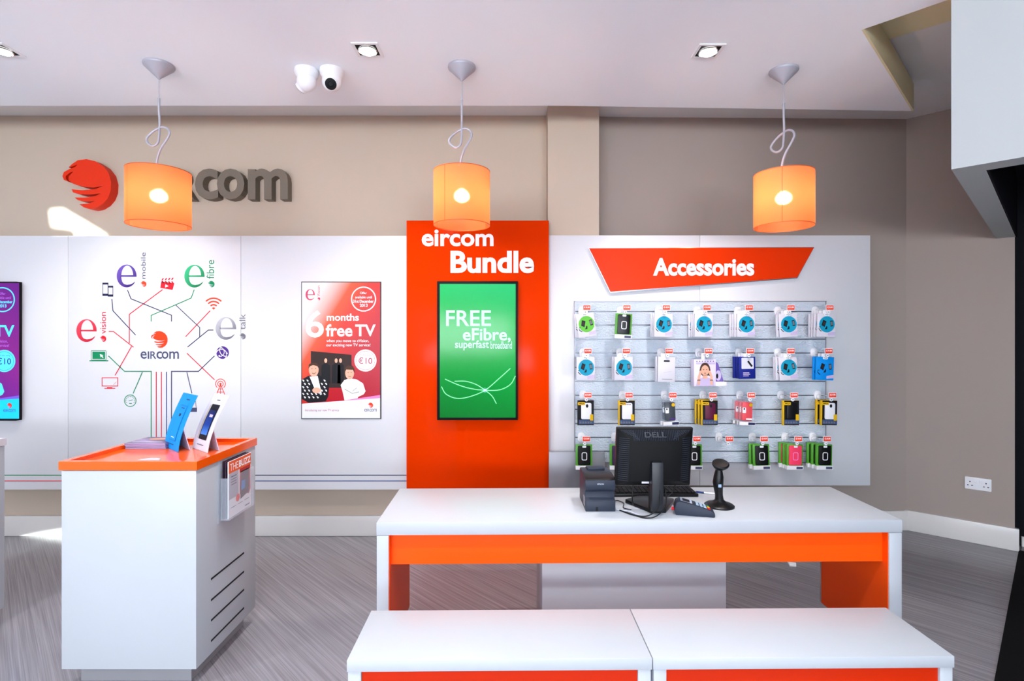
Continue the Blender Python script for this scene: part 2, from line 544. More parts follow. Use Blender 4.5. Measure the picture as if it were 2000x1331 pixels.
# skirting boards
struct('baseboard_back', MB().box(-4.6, 0.62, 4.0, BW, 0, 0.152).plan([(0.62, 4.015), (3.07, 4.118), (3.07, 4.14), (0.62, 4.036)], 0, 0.152), SKIRT, bevel=0.003)
struct('baseboard_right', MB().plan([rw(-0.012, 0.016, 0)[:2], rw(RL + 0.022, 0.016, 0)[:2], rw(RL + 0.022, -0.02, 0)[:2], rw(0.0, -0.001, 0)[:2]], 0, 0.155), SKIRT, bevel=0.003)
# ceilings
struct('ceiling', MB().plan([(-4.6, 3.44), (0.3, 3.44), (2.643, 3.52), (1.70, 2.59), (1.95, 2.34), (1.837, 2.227), (3.6, 0.464),
                             (3.6, -5.0), (-4.6, -5.0)], ZC, ZU - 0.001), CEIL, smooth=0)
mb = MB()
mb.add([(-4.6, -5, ZU), (1.0, -5, ZU), (1.0, 4.5, ZU), (-4.6, 4.5, ZU), (5.1, -5, 3.215), (5.1, 4.5, 3.215)], [(0, 3, 2, 1), (1, 2, 5, 4)])
mb.add([(-4.6, -5, 3.4), (5.1, -5, 3.4), (5.1, 4.5, 3.4), (-4.6, 4.5, 3.4)], [(0, 1, 2, 3)])
struct('ceiling_upper', mb, UPCEIL, smooth=0, recalc=False)
# cream face of the diagonal recess beside the bulkhead
struct('trim_recess', MB().plan([(2.643, 3.52), (1.70, 2.59), (1.7075, 2.5825), (2.6505, 3.5125)], ZC, ZU), CREAM, smooth=0)
struct('painted_light_wedge', MB().plan([(1.80, 2.70), (2.06, 2.44), (2.36, 2.74), (2.06, 3.0)], ZU - 0.012, ZU + 0.02), CREAM, smooth=0)  # cream strip standing in for warm light cast on the upper ceiling
# bulkhead over the entrance, turned 45 degrees
BA = Vector((0.717, 0.697)); BB = Vector((0.707, -0.707)); BP = Vector((1.837, 2.227))
def bk(a, b): p = BP + BA * a + BB * b; return (p.x, p.y)
struct('bulkhead_wall', MB().plan([bk(0, 0), bk(2.27, 0), bk(2.27, 0.10), bk(0.12, 0.10), bk(0.12, 2.6), bk(0, 2.6)], 2.2, 3.2), BULK, smooth=0)
struct('bulkhead_inner_shade', MB().plan([bk(0.12, 0.10), bk(2.3, 0.10), bk(2.3, 0.108), bk(0.128, 0.108), bk(0.128, 2.6), bk(0.12, 2.6)], 2.203, 2.62), DARK, smooth=0)  # dark sheet added to paint the shade inside the bulkhead
struct('bulkhead_soffit', MB().plan([bk(0.12, 0.10), bk(2.5, 0.10), bk(2.5, 2.6), bk(0.12, 2.6)], 2.62, 2.7), BULKIN, smooth=0)  # coloured near black for the shade of the unlit recess
# the unlit lobby beyond the bulkhead, its darkness painted near black
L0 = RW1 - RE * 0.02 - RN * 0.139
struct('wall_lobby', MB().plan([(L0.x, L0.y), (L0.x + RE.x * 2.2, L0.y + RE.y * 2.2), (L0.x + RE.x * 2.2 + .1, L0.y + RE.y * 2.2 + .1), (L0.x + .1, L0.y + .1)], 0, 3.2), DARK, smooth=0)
struct('baseboard_lobby', MB().plan([(L0.x + .04, L0.y - .05), (L0.x + RE.x * 2.2, L0.y + RE.y * 2.2 - .02), (L0.x + RE.x * 2.2, L0.y + RE.y * 2.2), (L0.x + .05, L0.y - .02)], 0, 0.07), SKIRT, smooth=0)
entr = MB().plan([(3.545, 3.725), (2.10, 2.318), (1.2, 1.44), (2.4, 0.2), (4.7, 2.6)], 0.0, 0.006).build('door_mat', MATBLK, None, smooth=0)
tag(entr, 'black entrance mat on the floor at the right edge under the white bulkhead', 'mat')
# shop front behind the camera: wall with two unseen holes added to shape the sun patches
def back_cast(p):
    k = (p.y - FRONT_Y) / SUN_V.y
    q = p - SUN_V * k
    return Vector((q.x, q.z, 0))
holes = [[back_cast(at(u, v, BW)) for u, v in ((98, 411), (122, 409), (207, 459.5), (208, 468), (152, 468), (146, 450), (136, 446), (102, 442))],
         [back_cast(Vector((X(u, 4.0), 4.0, z))) for u, z in ((60, 0.0), (128, 0.045), (128, -0.03), (70, -0.03), (20, -0.035))]]
outer = [Vector((-4.7, 0, 0)), Vector((5.1, 0, 0)), Vector((5.1, 3.3, 0)), Vector((-4.7, 3.3, 0))]
tri = tessellate_polygon([outer] + holes)
allp = [p for l in [outer] + holes for p in l]
fwm = MB().add([(p.x, FRONT_Y, p.y) for p in allp], [tuple(t) for t in tri])
struct('wall_front', fwm, mat('front_wall_paint', rgb(215, 215, 218), 0.8, spec=0.2), smooth=0, recalc=False)

# ------------------------------------------------------------------ white wall panels and what is printed on them
def wall_panel(px0, px1, py0, py1, label, face=FW, back=4.02):
    t = thing('wall_panel', label, 'wall panel', (X((px0 + px1) / 2, face), face, Z(py1, face)), group='white wall cladding')
    MB().box(X(px0, face) + 0.001, X(px1, face) - 0.001, face, back, Z(py1, face), Z(py0, face)).build('board', PANEL, t, bevel=0.0015)
    return t
pan_far = wall_panel(-230, 133, 461, 957, 'white wall panel behind the purple screen at the left edge', back=BW)
pan_tree = wall_panel(133, 470.5, 461, 957, 'white wall panel printed with the coloured tree of lines and icons', back=BW)
pan_post = wall_panel(470.5, 795, 461, 957, 'white wall panel carrying the red poster, left of the orange panel', back=BW)
pan_acc = wall_panel(1071, 1367, 460, 949, 'white wall panel directly right of the tall orange panel', back=3.848)
pan_end = wall_panel(1367, 1700, 460, 949, 'white wall panel at the right end, beyond the seam under the sign', back=3.848)

def z1(x, y): return (x / 2.832, 430 + y / 2.832)
M1 = px_map(FW, 0.0012)
M2 = px_map(FW, 0.0020)
LW = 1.7
def lines(name, m, parent, segs, mp=M1, w=LW):
    a = Art(mp)
    for s in segs:
        a.line([z1(*p) for p in s], w)
    return a.build(name, m, parent)
yb1, yb2 = 928.6, 940.0
tb1, tb2 = (yb1 - 430) * 2.832, (yb2 - 430) * 2.832
lines('printed_line', P_GREEN, pan_tree, [[(1075,385),(1058,432),(837,528),(837,562)], [(600,752),(690,838),(837,838),(837,tb1),(378,tb1)], [(788,842),(737,960)]])
lines('printed_line', P_RED, pan_tree, [[(900,385),(716,522),(716,682)], [(602,617),(628,617),(739,704)], [(637,860),(728,700)], [(1163,502),(1027,646)], [(1034,737),(1187,884)],
      [(865,840),(865,tb2),(378,tb2)], [(893,840),(893,tb2),(860,tb2)]])
lines('printed_line', P_NAVY, pan_tree, [[(706,388),(725,436),(949,527),(949,562)], [(619,437),(625,502),(751,637)], [(1181,609),(1153,609),(1038,703)], [(1187,752),(1098,838),(949,838),(949,tb1),(1331,tb1)]])
lines('printed_line', P_SLATE, pan_tree, [[(972,470),(1105,595),(1105,648)], [(1034,842),(1062,960)]])
lines('printed_line', P_BLUE, pan_tree, [[(921,840),(921,tb2),(1331,tb2)]])
for m_, y_ in ((P_GREEN, yb1), (P_RED, yb2)):
    Art(M1).line([(-225, y_), (133, y_)], LW).build('printed_line', m_, pan_far)
for m_, y_ in ((P_NAVY, yb1), (P_BLUE, yb2)):
    Art(M1).line([(471, y_), (794, y_)], LW).build('printed_line', m_, pan_post)

def serif_e(cx, cy, w, h, mp, m, parent):
    a = Art(mp)
    outer, inner = [], []
    n = 40
    for i in range(n + 1):
        t = math.radians(4 + (322 - 4) * i / n)
        tt = math.radians(4 + (330 - 4) * i / n)
        outer.append((cx + w / 2 * math.cos(t), cy - h / 2 * math.sin(t)))
        k = i / n
        rx = 0.30 if k < 0.8 else 0.30 + 0.17 * (k - 0.8) / 0.2
        ry = 0.455 if k < 0.62 else 0.455 - 0.07 * min(1, (k - 0.62) / 0.15) + (0.06 * (k - 0.85) / 0.15 if k > 0.85 else 0)
        inner.append((cx + w * 0.03 + w * rx * math.cos(tt), cy - h * ry * math.sin(tt)))
    a.strip(outer, inner)
    a.rect(cx - w * 0.3, cy - h * 0.035, cx + w * 0.5, cy + h * 0.035)
    return a.build('lettering', m, parent)

def e_mark(cx, cy, w, h, word, wbox, bx, by, br, m_e, m_w, m_b):
    c = z1(cx, cy)
    serif_e(c[0], c[1], w / 2.832, h / 2.832, M1, m_e, pan_tree)
    p0 = z1(wbox[0], wbox[1]); p1 = z1(wbox[2], wbox[3])
    text(word, (p0[0], p0[1], p1[0], p1[1]), M1, 'lettering', m_w, pan_tree, 0.0, vertical=True)
    b = z1(bx, by)
    Art(M1).poly(ball_pts(b[0], b[1], br / 2.832)).build('emblem', m_b, pan_tree)
def grad(name, a, b):
    return mat_ramp(name, [(0.0, b), (1.0, a)], vec=(-0.5, 0, 0.7), off=0.4, rough=0.5, spec=0.2)
e_mark(701, 310, 110, 126, 'mobile', (780, 180, 806, 325), 795, 354, 16, grad('e_violet', rgb(110, 84, 180), rgb(52, 24, 100)), P_SLATE, P_ORRED)
e_mark(1076, 311, 112, 126, 'fibre', (1143, 222, 1185, 325), 1170, 355, 18, grad('e_green', rgb(60, 190, 130), rgb(4, 110, 60)), P_GREEN, P_GREEN)
e_mark(479, 612, 112, 126, 'vision', (556, 510, 587, 630), 572, 657, 17, grad('e_red', rgb(230, 70, 90), rgb(180, 10, 34)), P_RED, P_RED)
e_mark(1250, 600, 114, 126, 'talk', (1324, 520, 1358, 607), 1343, 644, 17, grad('e_grey', rgb(190, 190, 200), rgb(96, 96, 108)), P_GREY, P_GREY)
b = z1(883, 661)
Art(M1).poly(ball_pts(b[0], b[1], 47 / 2.832)).build('emblem', P_ORRED, pan_tree)
p0 = z1(778, 727); p1 = z1(990, 768)
word_mark(p0[0], p1[0], p0[1], p1[1], M1, P_SLATE, pan_tree, 0.01)

zm = lambda lift: (lambda u, v: px_map(FW, lift)(*z1(u, v)))
def icon(m, draw, lift=0.0012):
    a = Art(zm(lift)); draw(a); return a.build('icon', m, pan_tree)
def i_phones(a):
    for x0, y0, x1, y1 in ((567, 347, 600, 420), (597, 364, 627, 424)):
        a.line(rr(x0 + 2, y0 + 2, x1 - 2, y1 - 2, 4, 2), 3, True)
        a.rect(x0, y0, x1, y0 + 10).rect(x0, y1 - 12, x1, y1)
icon(P_NAVY, i_phones)
def i_clap(a):
    a.poly([(893, 340), (965, 350), (955, 387), (887, 376)])
    for k in range(4):
        x = 893 + k * 18
        a.poly([(x, 334 - k), (x + 8, 334 - k), (x + 15, 322 - k), (x + 7, 322 - k)])
        a.poly([(x, 336 + k), (x + 9, 337 + k), (x + 16, 350 + k), (x + 8, 350 + k)])
icon(P_RED, i_clap)
icon(P_WHITE, lambda a: a.poly([(916, 356), (934, 366), (914, 374)]), 0.002)
def i_wifi(a):
    for r in (24, 42, 60):
        a.ring(1182, 493, r, 8, 225, 315, 14)
    a.poly([(1182, 497), (1172, 487), (1182, 483), (1192, 487)])
icon(P_ORRED, i_wifi)
def i_laptop(a):
    a.line(rr(505, 723, 588, 775, 4, 2), 2.5, True); a.rect(512, 729, 582, 769); a.rrect(495, 776, 600, 782, 2)
icon(P_GREEN, i_laptop)
icon(P_WHITE, lambda a: a.poly([(553, 742), (573, 748), (567, 752), (574, 760), (569, 764), (563, 756), (558, 760)]), 0.002)
def i_tv(a):
    a.line([(565, 873), (652, 873), (652, 919), (565, 919)], 4, True); a.rect(592, 925, 622, 930); a.rect(578, 930, 638, 934)
    a.line([(628, 912), (645, 895)], 1.5)
icon(P_RED, i_tv)
def i_gauge(a):
    a.ring(721, 1000, 32, 4); a.ring(721, 1000, 25, 1.5, 150, 390)
    for k in range(9):
        t = math.radians(150 + 30 * k)
        a.line([(721 + 20 * math.cos(t), 1000 + 20 * math.sin(t)), (721 + 25 * math.cos(t), 1000 + 25 * math.sin(t))], 2)
    a.line([(712, 1002), (735, 995)], 3); a.rect(715, 1013, 730, 1017)
icon(P_GREEN, i_gauge)
icon(P_PURPLE, lambda a: a.disc(1232, 734, 35))
def i_globe(a):
    a.ring(1225, 745, 30, 4, 200, 420); a.ring(1250, 720, 34, 4, 90, 240); a.ring(1215, 730, 26, 3, -70, 80)
    for x, y in ((1222, 706), (1255, 738), (1214, 752)):
        a.disc(x, y, 5)
icon(P_WHITE, i_globe, 0.002)
def i_mast(a):
    a.ring(1220, 907, 27, 4, 130, 410); a.ring(1220, 907, 15, 4, 110, 430); a.disc(1220, 907, 6)
    a.line([(1220, 910), (1198, 966)], 4).line([(1220, 910), (1244, 966)], 4).line([(1220, 910), (1220, 966)], 3)
    a.line([(1211, 935), (1229, 935)], 3).line([(1204, 952), (1237, 952)], 3)
icon(P_ORRED, i_mast)
def i_phone(a):
    a.rect(1035, 1040, 1090, 1062); a.line([(1042, 985), (1080, 985), (1086, 1040), (1036, 1040)], 3, True); a.rect(1050, 1000, 1074, 1012)
icon(P_SLATE, i_phone)

# ------------------------------------------------------------------ poster and screens
def z6(x, y): return (580 + x / 4.59, 540 + y / 4.59)
def poster(t, dx, dy, d, lift, pal):
    bgm, wht, txt, low, rng, ink, disc_m, wave = pal
    def M(k): return lambda u, v: px_map(d, lift + 0.0007 * k)(z6(u, v)[0] + dx, z6(u, v)[1] + dy)
    Art(M(1)).rect(48, 56, 748, 1272).build('picture', bgm, t)
    Art(M(2)).poly([(48, 1142), (748, 1092), (748, 1272), (48, 1272)]).build('picture', low, t)
    Art(M(2)).poly([(430, 1112), (748, 1064), (748, 1092), (440, 1114)]).build('picture', wave, t)
    Art(M(2)).poly([(128, 670), (492, 704), (492, 1000), (128, 1000)]).build('picture', P_BROWN, t)
    a = Art(M(3))
    for cx, w in ((262, 42), (355, 40), (396, 30)):
        a.poly([(cx - w, 960), (cx - w * 0.9, 800), (cx - w * .3, 780), (cx + w * .3, 780), (cx + w * .9, 800), (cx + w, 960)])
    a.build('picture', P_BLACK, t)
    a = Art(M(4))
    for cx in (262, 355, 394):
        a.disc(cx, 756, 13, 20)
    a.build('picture', P_SKIN, t)
    # a man in a patterned jacket and a person in pale clothing
    Art(M(4)).poly([(48, 925), (105, 893), (200, 885), (262, 915), (292, 970), (285, 1075), (262, 1120), (110, 1134), (48, 1100)]).build('picture', P_BLACK, t)
    a = Art(M(5))
    rnd = random.Random(3)
    for k in range(34):
        x, y = 60 + (k % 6) * 38 + (k // 6 % 2) * 14, 935 + (k // 6) * 30
        if 120 < x < 215 and y < 1040:
            continue
        a.poly([(x - 10, y - 9), (x + 3, y - 9), (x + 12, y + 3), (x + 3, y + 10), (x - 3, y + 2)])
    a.poly([(118, 900), (190, 892), (228, 1060), (175, 1040)])
    a.build('picture', wht, t)
    Art(M(6)).disc(155, 838, 44, 62).build('picture', P_SKIN, t)
    Art(M(6)).disc(180, 1022, 38, 26).build('picture', P_SKIN, t)
    Art(M(7)).poly([(108, 830), (112, 790), (140, 774), (180, 776), (200, 800), (200, 826), (188, 806), (150, 796), (122, 806)]).build('picture', P_HAIR, t)
    Art(M(4)).poly([(395, 975), (428, 930), (475, 915), (540, 925), (595, 960), (618, 1030), (600, 1058), (552, 1080), (548, 1092), (430, 1112), (412, 1030)]).build('picture', wht, t)
    Art(M(5)).line([(430, 1010), (500, 1050), (560, 1035)], 5).build('picture', P_GREY, t)
    Art(M(5)).line([(540, 1000), (500, 1030)], 4).build('picture', P_GREY, t)
    Art(M(5)).disc(476, 868, 40, 56).build('picture', P_SKIN, t)
    Art(M(6)).poly([(432, 868), (436, 820), (462, 800), (500, 802), (518, 830), (518, 868), (506, 838), (446, 836)]).build('picture', P_HAIR, t)
    a = Art(M(8)).disc(140, 828, 5, 3).disc(172, 826, 5, 3).line([(140, 866), (158, 874), (176, 862)], 4)
    a.build('picture', P_BROWN, t)
    a = Art(M(6)).disc(463, 864, 4, 3).disc(490, 864, 4, 3).line([(464, 896), (477, 900), (490, 895)], 3)
    a.build('picture', P_BROWN, t)
    # lettering
    def tx(body, x0, y0, x1, y1, m, w=0.0, k=3, vertical=False):
        text(body, (x0, y0, x1, y1), M(k), 'lettering', m, t, w, vertical)
    serif_e(122, 166, 84, 100, M(2), rng, t)
    tx('Vision', 183, 85, 210, 182, rng, 0, 2, True)
    Art(M(2)).poly(ball_pts(200, 203, 13)).build('emblem', rng, t)
    tx('6', 82, 305, 245, 550, wht, 0.012)
    tx('months', 270, 335, 558, 400, wht, 0.022)
    tx('free', 262, 430, 500, 540, wht, 0.022)
    tx('TV', 525, 433, 708, 538, wht, 0.02)
    tx('when you move to eVision,', 268, 565, 648, 598, txt)
    tx('our exciting new TV service!', 266, 603, 660, 637, txt)
    Art(M(3)).ring(600, 205, 107, 10, n=48).build('printed_ring', wht, t)
    tx('Offer', 568, 140, 628, 161, txt)
    tx('available until', 525, 176, 675, 199, txt)
    tx('31st December', 507, 211, 690, 238, wht, 0.02)
    tx('2013', 566, 247, 636, 275, wht, 0.02)
    Art(M(3)).disc(617, 755, 99, n=40).build('printed_disc', disc_m, t)
    Art(M(4)).ring(617, 755, 84, 3, n=40).build('printed_ring', ink, t)
    tx('TV for only', 566, 698, 670, 718, ink, 0, 4)
    tx('\u20ac10', 552, 727, 678, 786, ink, 0.008, 4)
    tx('Introducing our new TV service', 77, 1190, 380, 1215, ink, 0, 3)
    Art(M(3)).poly(ball_pts(663, 1155, 23)).build('emblem', P_ORRED, t)
    word_mark(607, 718, 1187, 1212, M(3), P_SLATE, t)

t = thing('poster', 'red poster in a thin dark frame on the white panel left of the orange panel', 'poster', at(667, 818, FW))
MB().box(X(589, FW), X(745, FW), FW - 0.006, FW, Z(818.5, FW), Z(550.5, FW)).build('frame', BLACK, t)
bg = mat_ramp('poster_run', [(0.0, rgb(236, 232, 240)), (0.16, rgb(236, 226, 224)), (0.40, rgb(216, 76, 34)), (0.54, rgb(202, 34, 8)), (0.78, rgb(180, 8, 28)), (1.0, rgb(170, 6, 40))], vec=(0.62, 0, -0.66), off=0.66, rough=0.35)
poster(t, 0, 0, FW, 0.006, (bg, P_WHITE, P_WHITE, mat('poster_foot', rgb(226, 228, 240), 0.4, spec=0.3), mat('poster_magenta', rgb(200, 20, 80), 0.4), mat('poster_ink', rgb(170, 24, 80), 0.4), P_WHITE, P_PINK))

t = thing('display_screen', 'black framed screen showing a purple and blue advert at the left edge', 'screen', at(-35, 820, FW))
MB().box(X(-115, FW), X(43.5, FW), FW - 0.045, FW, Z(820.5, FW), Z(551.5, FW)).build('bezel', BLACKM, t, bevel=0.002)
E1 = lambda n, c, e=0.55: mat(n, c, 0.3, spec=0.2, emit=e)
bgv = mat_ramp('screen_purple_run', [(0.0, rgb(60, 20, 130)), (0.5, rgb(112, 26, 112)), (1.0, rgb(84, 20, 110))], vec=(0.3, 0, 0.8), off=-0.1, emit=0.4)
poster(t, -705.5, 1.0, FW - 0.045, 0.0, (bgv, E1('screen_cyan', rgb(70, 190, 235)), E1('screen_lilac', rgb(150, 90, 190)), E1('screen_blue', rgb(20, 160, 235)), E1('screen_pale', rgb(120, 170, 240)),
       E1('screen_indigo', rgb(44, 26, 130), 0.2), E1('screen_cyan_disc', rgb(70, 190, 240)), E1('screen_violet', rgb(90, 70, 170))))

OP = 3.78
t = thing('orange_panel', 'tall glossy orange wall panel with large white lettering around the green screen', 'wall panel', at(933, 1000, OP))
MB().box(X(794, OP), X(1072, OP), OP, 3.85, 0.12, Z(431, OP)).build('board', ORANGE_GLOSS, t, bevel=0.001)
MO = px_map(OP, 0.0)
def raised(body, box, parent, w, d=OP):
    return text(body, box, px_map(d, 0.006), 'lettering', P_WHITE, parent, w, depth=0.006)
raised('eircom', (824, 449, 964, 481.5), t, 0.026)
raised('Bundle', (880, 490.5, 1043, 534), t, 0.034)

t = thing('display_screen', 'black framed screen showing a green broadband advert on the orange panel', 'screen', at(933, 819, OP))
SD = OP - 0.04
k_ = SD / OP
MB().box(X(855, OP), X(1011.5, OP), SD, OP, Z(819.5, OP), Z(550.5, OP)).build('bezel', BLACKM, t, bevel=0.002)
G = lambda lift: (lambda u, v: (X(u, OP), SD - lift, Z(v, OP)))
grn = mat_ramp('screen_green_run', [(0.0, rgb(0, 92, 26)), (0.35, rgb(0, 122, 42)), (0.75, rgb(0, 140, 60)), (1.0, rgb(16, 156, 88))], vec=(0.1, 0, 0.9), off=0.0, emit=0.34, rough=0.12, spec=0.2)
Art(G(0.001)).rect(860.5, 556, 1007, 814.5).build('picture', grn, t)
pale = mat('screen_pale_mint', rgb(176, 226, 212), 0.3, spec=0.2, emit=0.1)
text('FREE', (872.7, 607, 959.5, 637.5), G(0.002), 'lettering', pale, t, 0.012)
text('eFibre,', (905, 641.7, 997.5, 669.5), G(0.002), 'lettering', pale, t, 0.02)
text('superfast', (890, 665, 955.5, 684.5), G(0.002), 'lettering', pale, t, 0.014)
text('broadband', (958.5, 667, 1000, 681.5), G(0.002), 'lettering', pale, t, 0.008)
def z2(p): return (480 + p[0] / 2.419, 430 + p[1] / 2.419)
def spline(pts, n=8):
    P = [Vector(p) for p in pts]
    P = [P[0] * 2 - P[1]] + P + [P[-1] * 2 - P[-2]]
    out = []
    for i in range(1, len(P) - 2):
        for k in range(n):
            s = k / n
            out.append(0.5 * ((2 * P[i]) + (P[i + 1] - P[i - 1]) * s + (2 * P[i - 1] - 5 * P[i] + 4 * P[i + 1] - P[i + 2]) * s * s + (3 * P[i] - P[i - 1] - 3 * P[i + 1] + P[i + 2]) * s ** 3))
    out.append(P[-2])
    return out
sw = mat('screen_swirl', rgb(120, 226, 150), 0.3, spec=0.2, emit=0.3)
a = Art(G(0.002))
for ps in ([(928, 785), (950, 820), (1000, 840), (1060, 832), (1132, 802), (1200, 745), (1250, 700)],
           [(945, 750), (1010, 778), (1070, 795), (1132, 802), (1200, 800), (1250, 775), (1274, 735)],
           [(990, 760), (1040, 760), (1090, 775), (1132, 802), (1165, 830), (1185, 865)]):
    a.line([tuple(q) for q in spline([z2(p) for p in ps])], 1.5)
a.build('picture', sw, t)
a = Art(G(0.003))
c = z2((1132, 802))
a.poly([(c[0] + (5.5 if k % 2 == 0 else 1.4) * math.cos(k * PI / 8), c[1] + (5.5 if k % 2 == 0 else 1.4) * math.sin(k * PI / 8)) for k in range(16)])
a.build('picture', mat('screen_star', rgb(150, 250, 240), 0.3, emit=1.0), t)

# lettered sign over the slatwall
t = thing('wall_sign', 'slanted orange sign with white lettering above the accessory hooks', 'sign', at(1370, 545, FW))
mb = MB().front([(X(u, FW), Z(v, FW)) for u, v in ((1149.5, 486.5), (1585.5, 485), (1553, 543), (1191, 571))], FW - 0.028, FW)
mb.build('board', ORANGE_SIGN, t)
MB().front([(X(u, FW), Z(v, FW)) for u, v in ((1148, 485.5), (1587, 484), (1554, 544.5), (1190.5, 573))], FW - 0.022, FW).build('edge', CHROME, t)
text('Accessories', (1273.5, 505.5, 1469, 540), lambda u, v: (X(u, FW), FW - 0.034, Z(v, FW)), 'lettering', P_WHITE, t, 0.032, depth=0.006)

# emblem and letters on the taupe wall
t = thing('wall_sign', 'raised red ball emblem and grey letters on the taupe wall at upper left', 'sign', at(340, 400, BW))
SGN = BW - 0.075
MB().front([(X(x / 3.226, SGN), Z(80 + y / 3.226, SGN)) for x, y in BALL], SGN, BW).build('emblem', SIGNRED, t)
for ch, a0, a1 in WORD:
    text(ch, (a0, 329.5, a1, 389.5), lambda u, v: (X(u, SGN), SGN, Z(v, SGN)), 'letter', SIGNGREY, t, 0.022, depth=0.072)

# grey sheet panel behind the desk, right of the orange panel
o = MB().front([(X(1072, 3.74), 0), (X(1191, 3.74), 0), (X(1180.5, 3.74), Z(883.5, 3.74)), (X(1072, 3.74), Z(883.5, 3.74))], 3.74, 3.765).build('privacy_board', mat('brushed_grey_sheet', rgb(132, 132, 140), 0.4, metal=0.35), None, bevel=0.002)
tag(o, 'plain grey sheet board standing between the orange panel and the receipt printer', 'board')

# ------------------------------------------------------------------ slatwall with hooks and packets
SF = 3.80
GROOVE = mat('groove_metal', rgb(96, 98, 106), 0.3, metal=0.9)
t = thing('slatwall', 'pale crinkled slatwall board with metal grooves holding the accessory hooks', 'slatwall', at(1367, 910, SF))
sx0, sx1, sz1, sz0 = X(1123, SF), X(1613, SF), Z(589, SF), Z(904, SF)
MB().box(sx0, sx1, SF, FW, sz0, sz1).build('board', SLAT, t)
GRV = [608.7, 635.2, 662.9, 690, 718, 745, 772.7, 800, 827.7, 854.7, 881.6]
for g in GRV:
    MB().box(sx0, sx1, SF - 0.0015, SF + 0.002, Z(g + 0.9, SF), Z(g - 0.9, SF)).build('groove_strip', GROOVE, t)
for y0 in (sz1, sz0):
    MB().box(sx0 - 0.004, sx1 + 0.004, SF - 0.003, FW, y0 - 0.003, y0 + 0.003).build('edge_trim', GREYMET, t)
for x0 in (sx0, sx1):
    MB().box(x0 - 0.004, x0 + 0.001, SF - 0.003, FW, sz0, sz1).build('edge_trim', GREYMET, t)

ARM = 0.155
HOOK_MESHES = {}
def make_hook(loc, label):
    t = thing('display_hook', label, 'hook', loc, group='price-ticketed hooks on the slatwall')
    if not HOOK_MESHES:
        pass
    MB().prism(rr(-0.024, -0.034, 0.024, 0.030, 0.02, 5), -0.010, 0.0, lambda u, v, w: (u, w, v)).build('back_plate', WPLAST, t, bevel=0.003, local=True)
    MB().prism(rr(-0.014, -0.026, 0.014, 0.004, 0.010, 4), -0.026, -0.010, lambda u, v, w: (u, w, v)).build('plate_boss', WPLAST, t, bevel=0.003, local=True)
    MB().tube([(0, -0.01, -0.012), (0, -ARM, -0.012), (0, -ARM - 0.006, -0.006)], 0.0028, 8).build('hook_arm', CHROME, t, local=True)
    MB().tube([(0, -0.01, 0.006), (0, -ARM + 0.01, 0.006), (0, -ARM, 0.010)], 0.002, 8).build('ticket_arm', WPLAST, t, local=True)
    a = MB().box(-0.012, 0.042, -ARM - 0.003, -ARM, -0.004, 0.034).build('price_ticket', WPLAST, t, local=True)
    b = MB().box(-0.009, 0.039, -ARM - 0.0042, -ARM - 0.003, 0.000, 0.030).build('ticket_print', P_ORRED, a, local=True)
    text('\u20ac19.99', (-0.004, 0.024, 0.034, 0.010), lambda u, v: (u, -ARM - 0.0048, v), 'lettering', P_WHITE, a, 0.02, local=True)
    c = MB().lathe([(0.011, -0.004), (0.011, 0.004)], 16, (0.004, -ARM - 0.004, -0.016), Matrix.Rotation(PI / 2, 3, 'X')).build('stop_lock', WPLAST, t, local=True)
    MB().lathe([(0.0035, -0.0052), (0.0035, 0.0)], 10, (0.004, -ARM - 0.004, -0.016), Matrix.Rotation(-PI / 2, 3, 'X')).build('lock_hole', P_SLATE, c, local=True)
    return t

def fm(y): return lambda u, v: (u, y, v)
def carton(t, w, h, th, m, tab=None, z0=-0.012):
    b = MB().box(-w / 2, w / 2, -th / 2, th / 2, z0 - h, z0).build('carton', m, t, bevel=0.001, local=True)
    if tab:
        MB().prism(rr(-tab / 2, z0 - 0.01, tab / 2, 0.012, 0.005, 3), -0.001, 0.001, lambda u, v, w_: (u, w_, v)).build('hang_tab', WPLAST, t, local=True)
    return b
def p_circle(col, back=None):
    w, h, th = 0.124, 0.160, 0.010
    t = thing('accessory_packet', '-', 'packet')
    carton(t, w, h, th, back or CARD, 0.05)
    f = -th / 2
    if back is None:
        Art(fm(f - .0006)).disc(0.004, -0.085, 0.054, 0.056, 32).build('printed_circle', col, t, local=True)
    Art(fm(f - .0012)).rrect(-0.018, -0.028, 0.018, -0.012, 0.007).build('badge', WPLAST, t, local=True)
    Art(fm(f - .0018)).line([(-0.011, -0.020), (-0.003, -0.018), (0.003, -0.022), (0.011, -0.019)], 0.003).build('lettering', P_SLATE, t, local=True)
    a = Art(fm(f - .0012))
    a.poly([(-0.034, -0.092), (-0.024, -0.054), (0.0, -0.064), (-0.012, -0.104)])
    a.poly([(0.024, -0.060), (0.042, -0.057), (0.048, -0.096), (0.030, -0.099)])
    a.poly([(-0.012, -0.120), (0.006, -0.118), (0.008, -0.100), (0.0, -0.096), (-0.004, -0.108)])
    a.build('picture', P_BLACK, t, local=True)
    a = Art(fm(f - .0018)).poly([(0.027, -0.065), (0.040, -0.063), (0.044, -0.090), (0.031, -0.092)])
    a.build('picture', P_GREY, t, local=True)
    a = Art(fm(f - .0018)).poly([(-0.026, -0.085), (-0.020, -0.066), (-0.008, -0.072), (-0.014, -0.092)])
    a.build('picture', P_BROWN, t, local=True)
    Art(fm(f - .0012)).line([(-0.052, -0.106), (-0.040, -0.102)], 0.004).line([(-0.052, -0.114), (-0.044, -0.126), (-0.032, -0.134)], 0.005).build('picture', P_BLACK, t, local=True)
    Art(fm(f - .0012)).poly([(0.012, -0.142), (0.061, -0.134), (0.061, -0.157), (0.012, -0.162)]).build('printed_strip', P_LILAC, t, local=True)
    return t
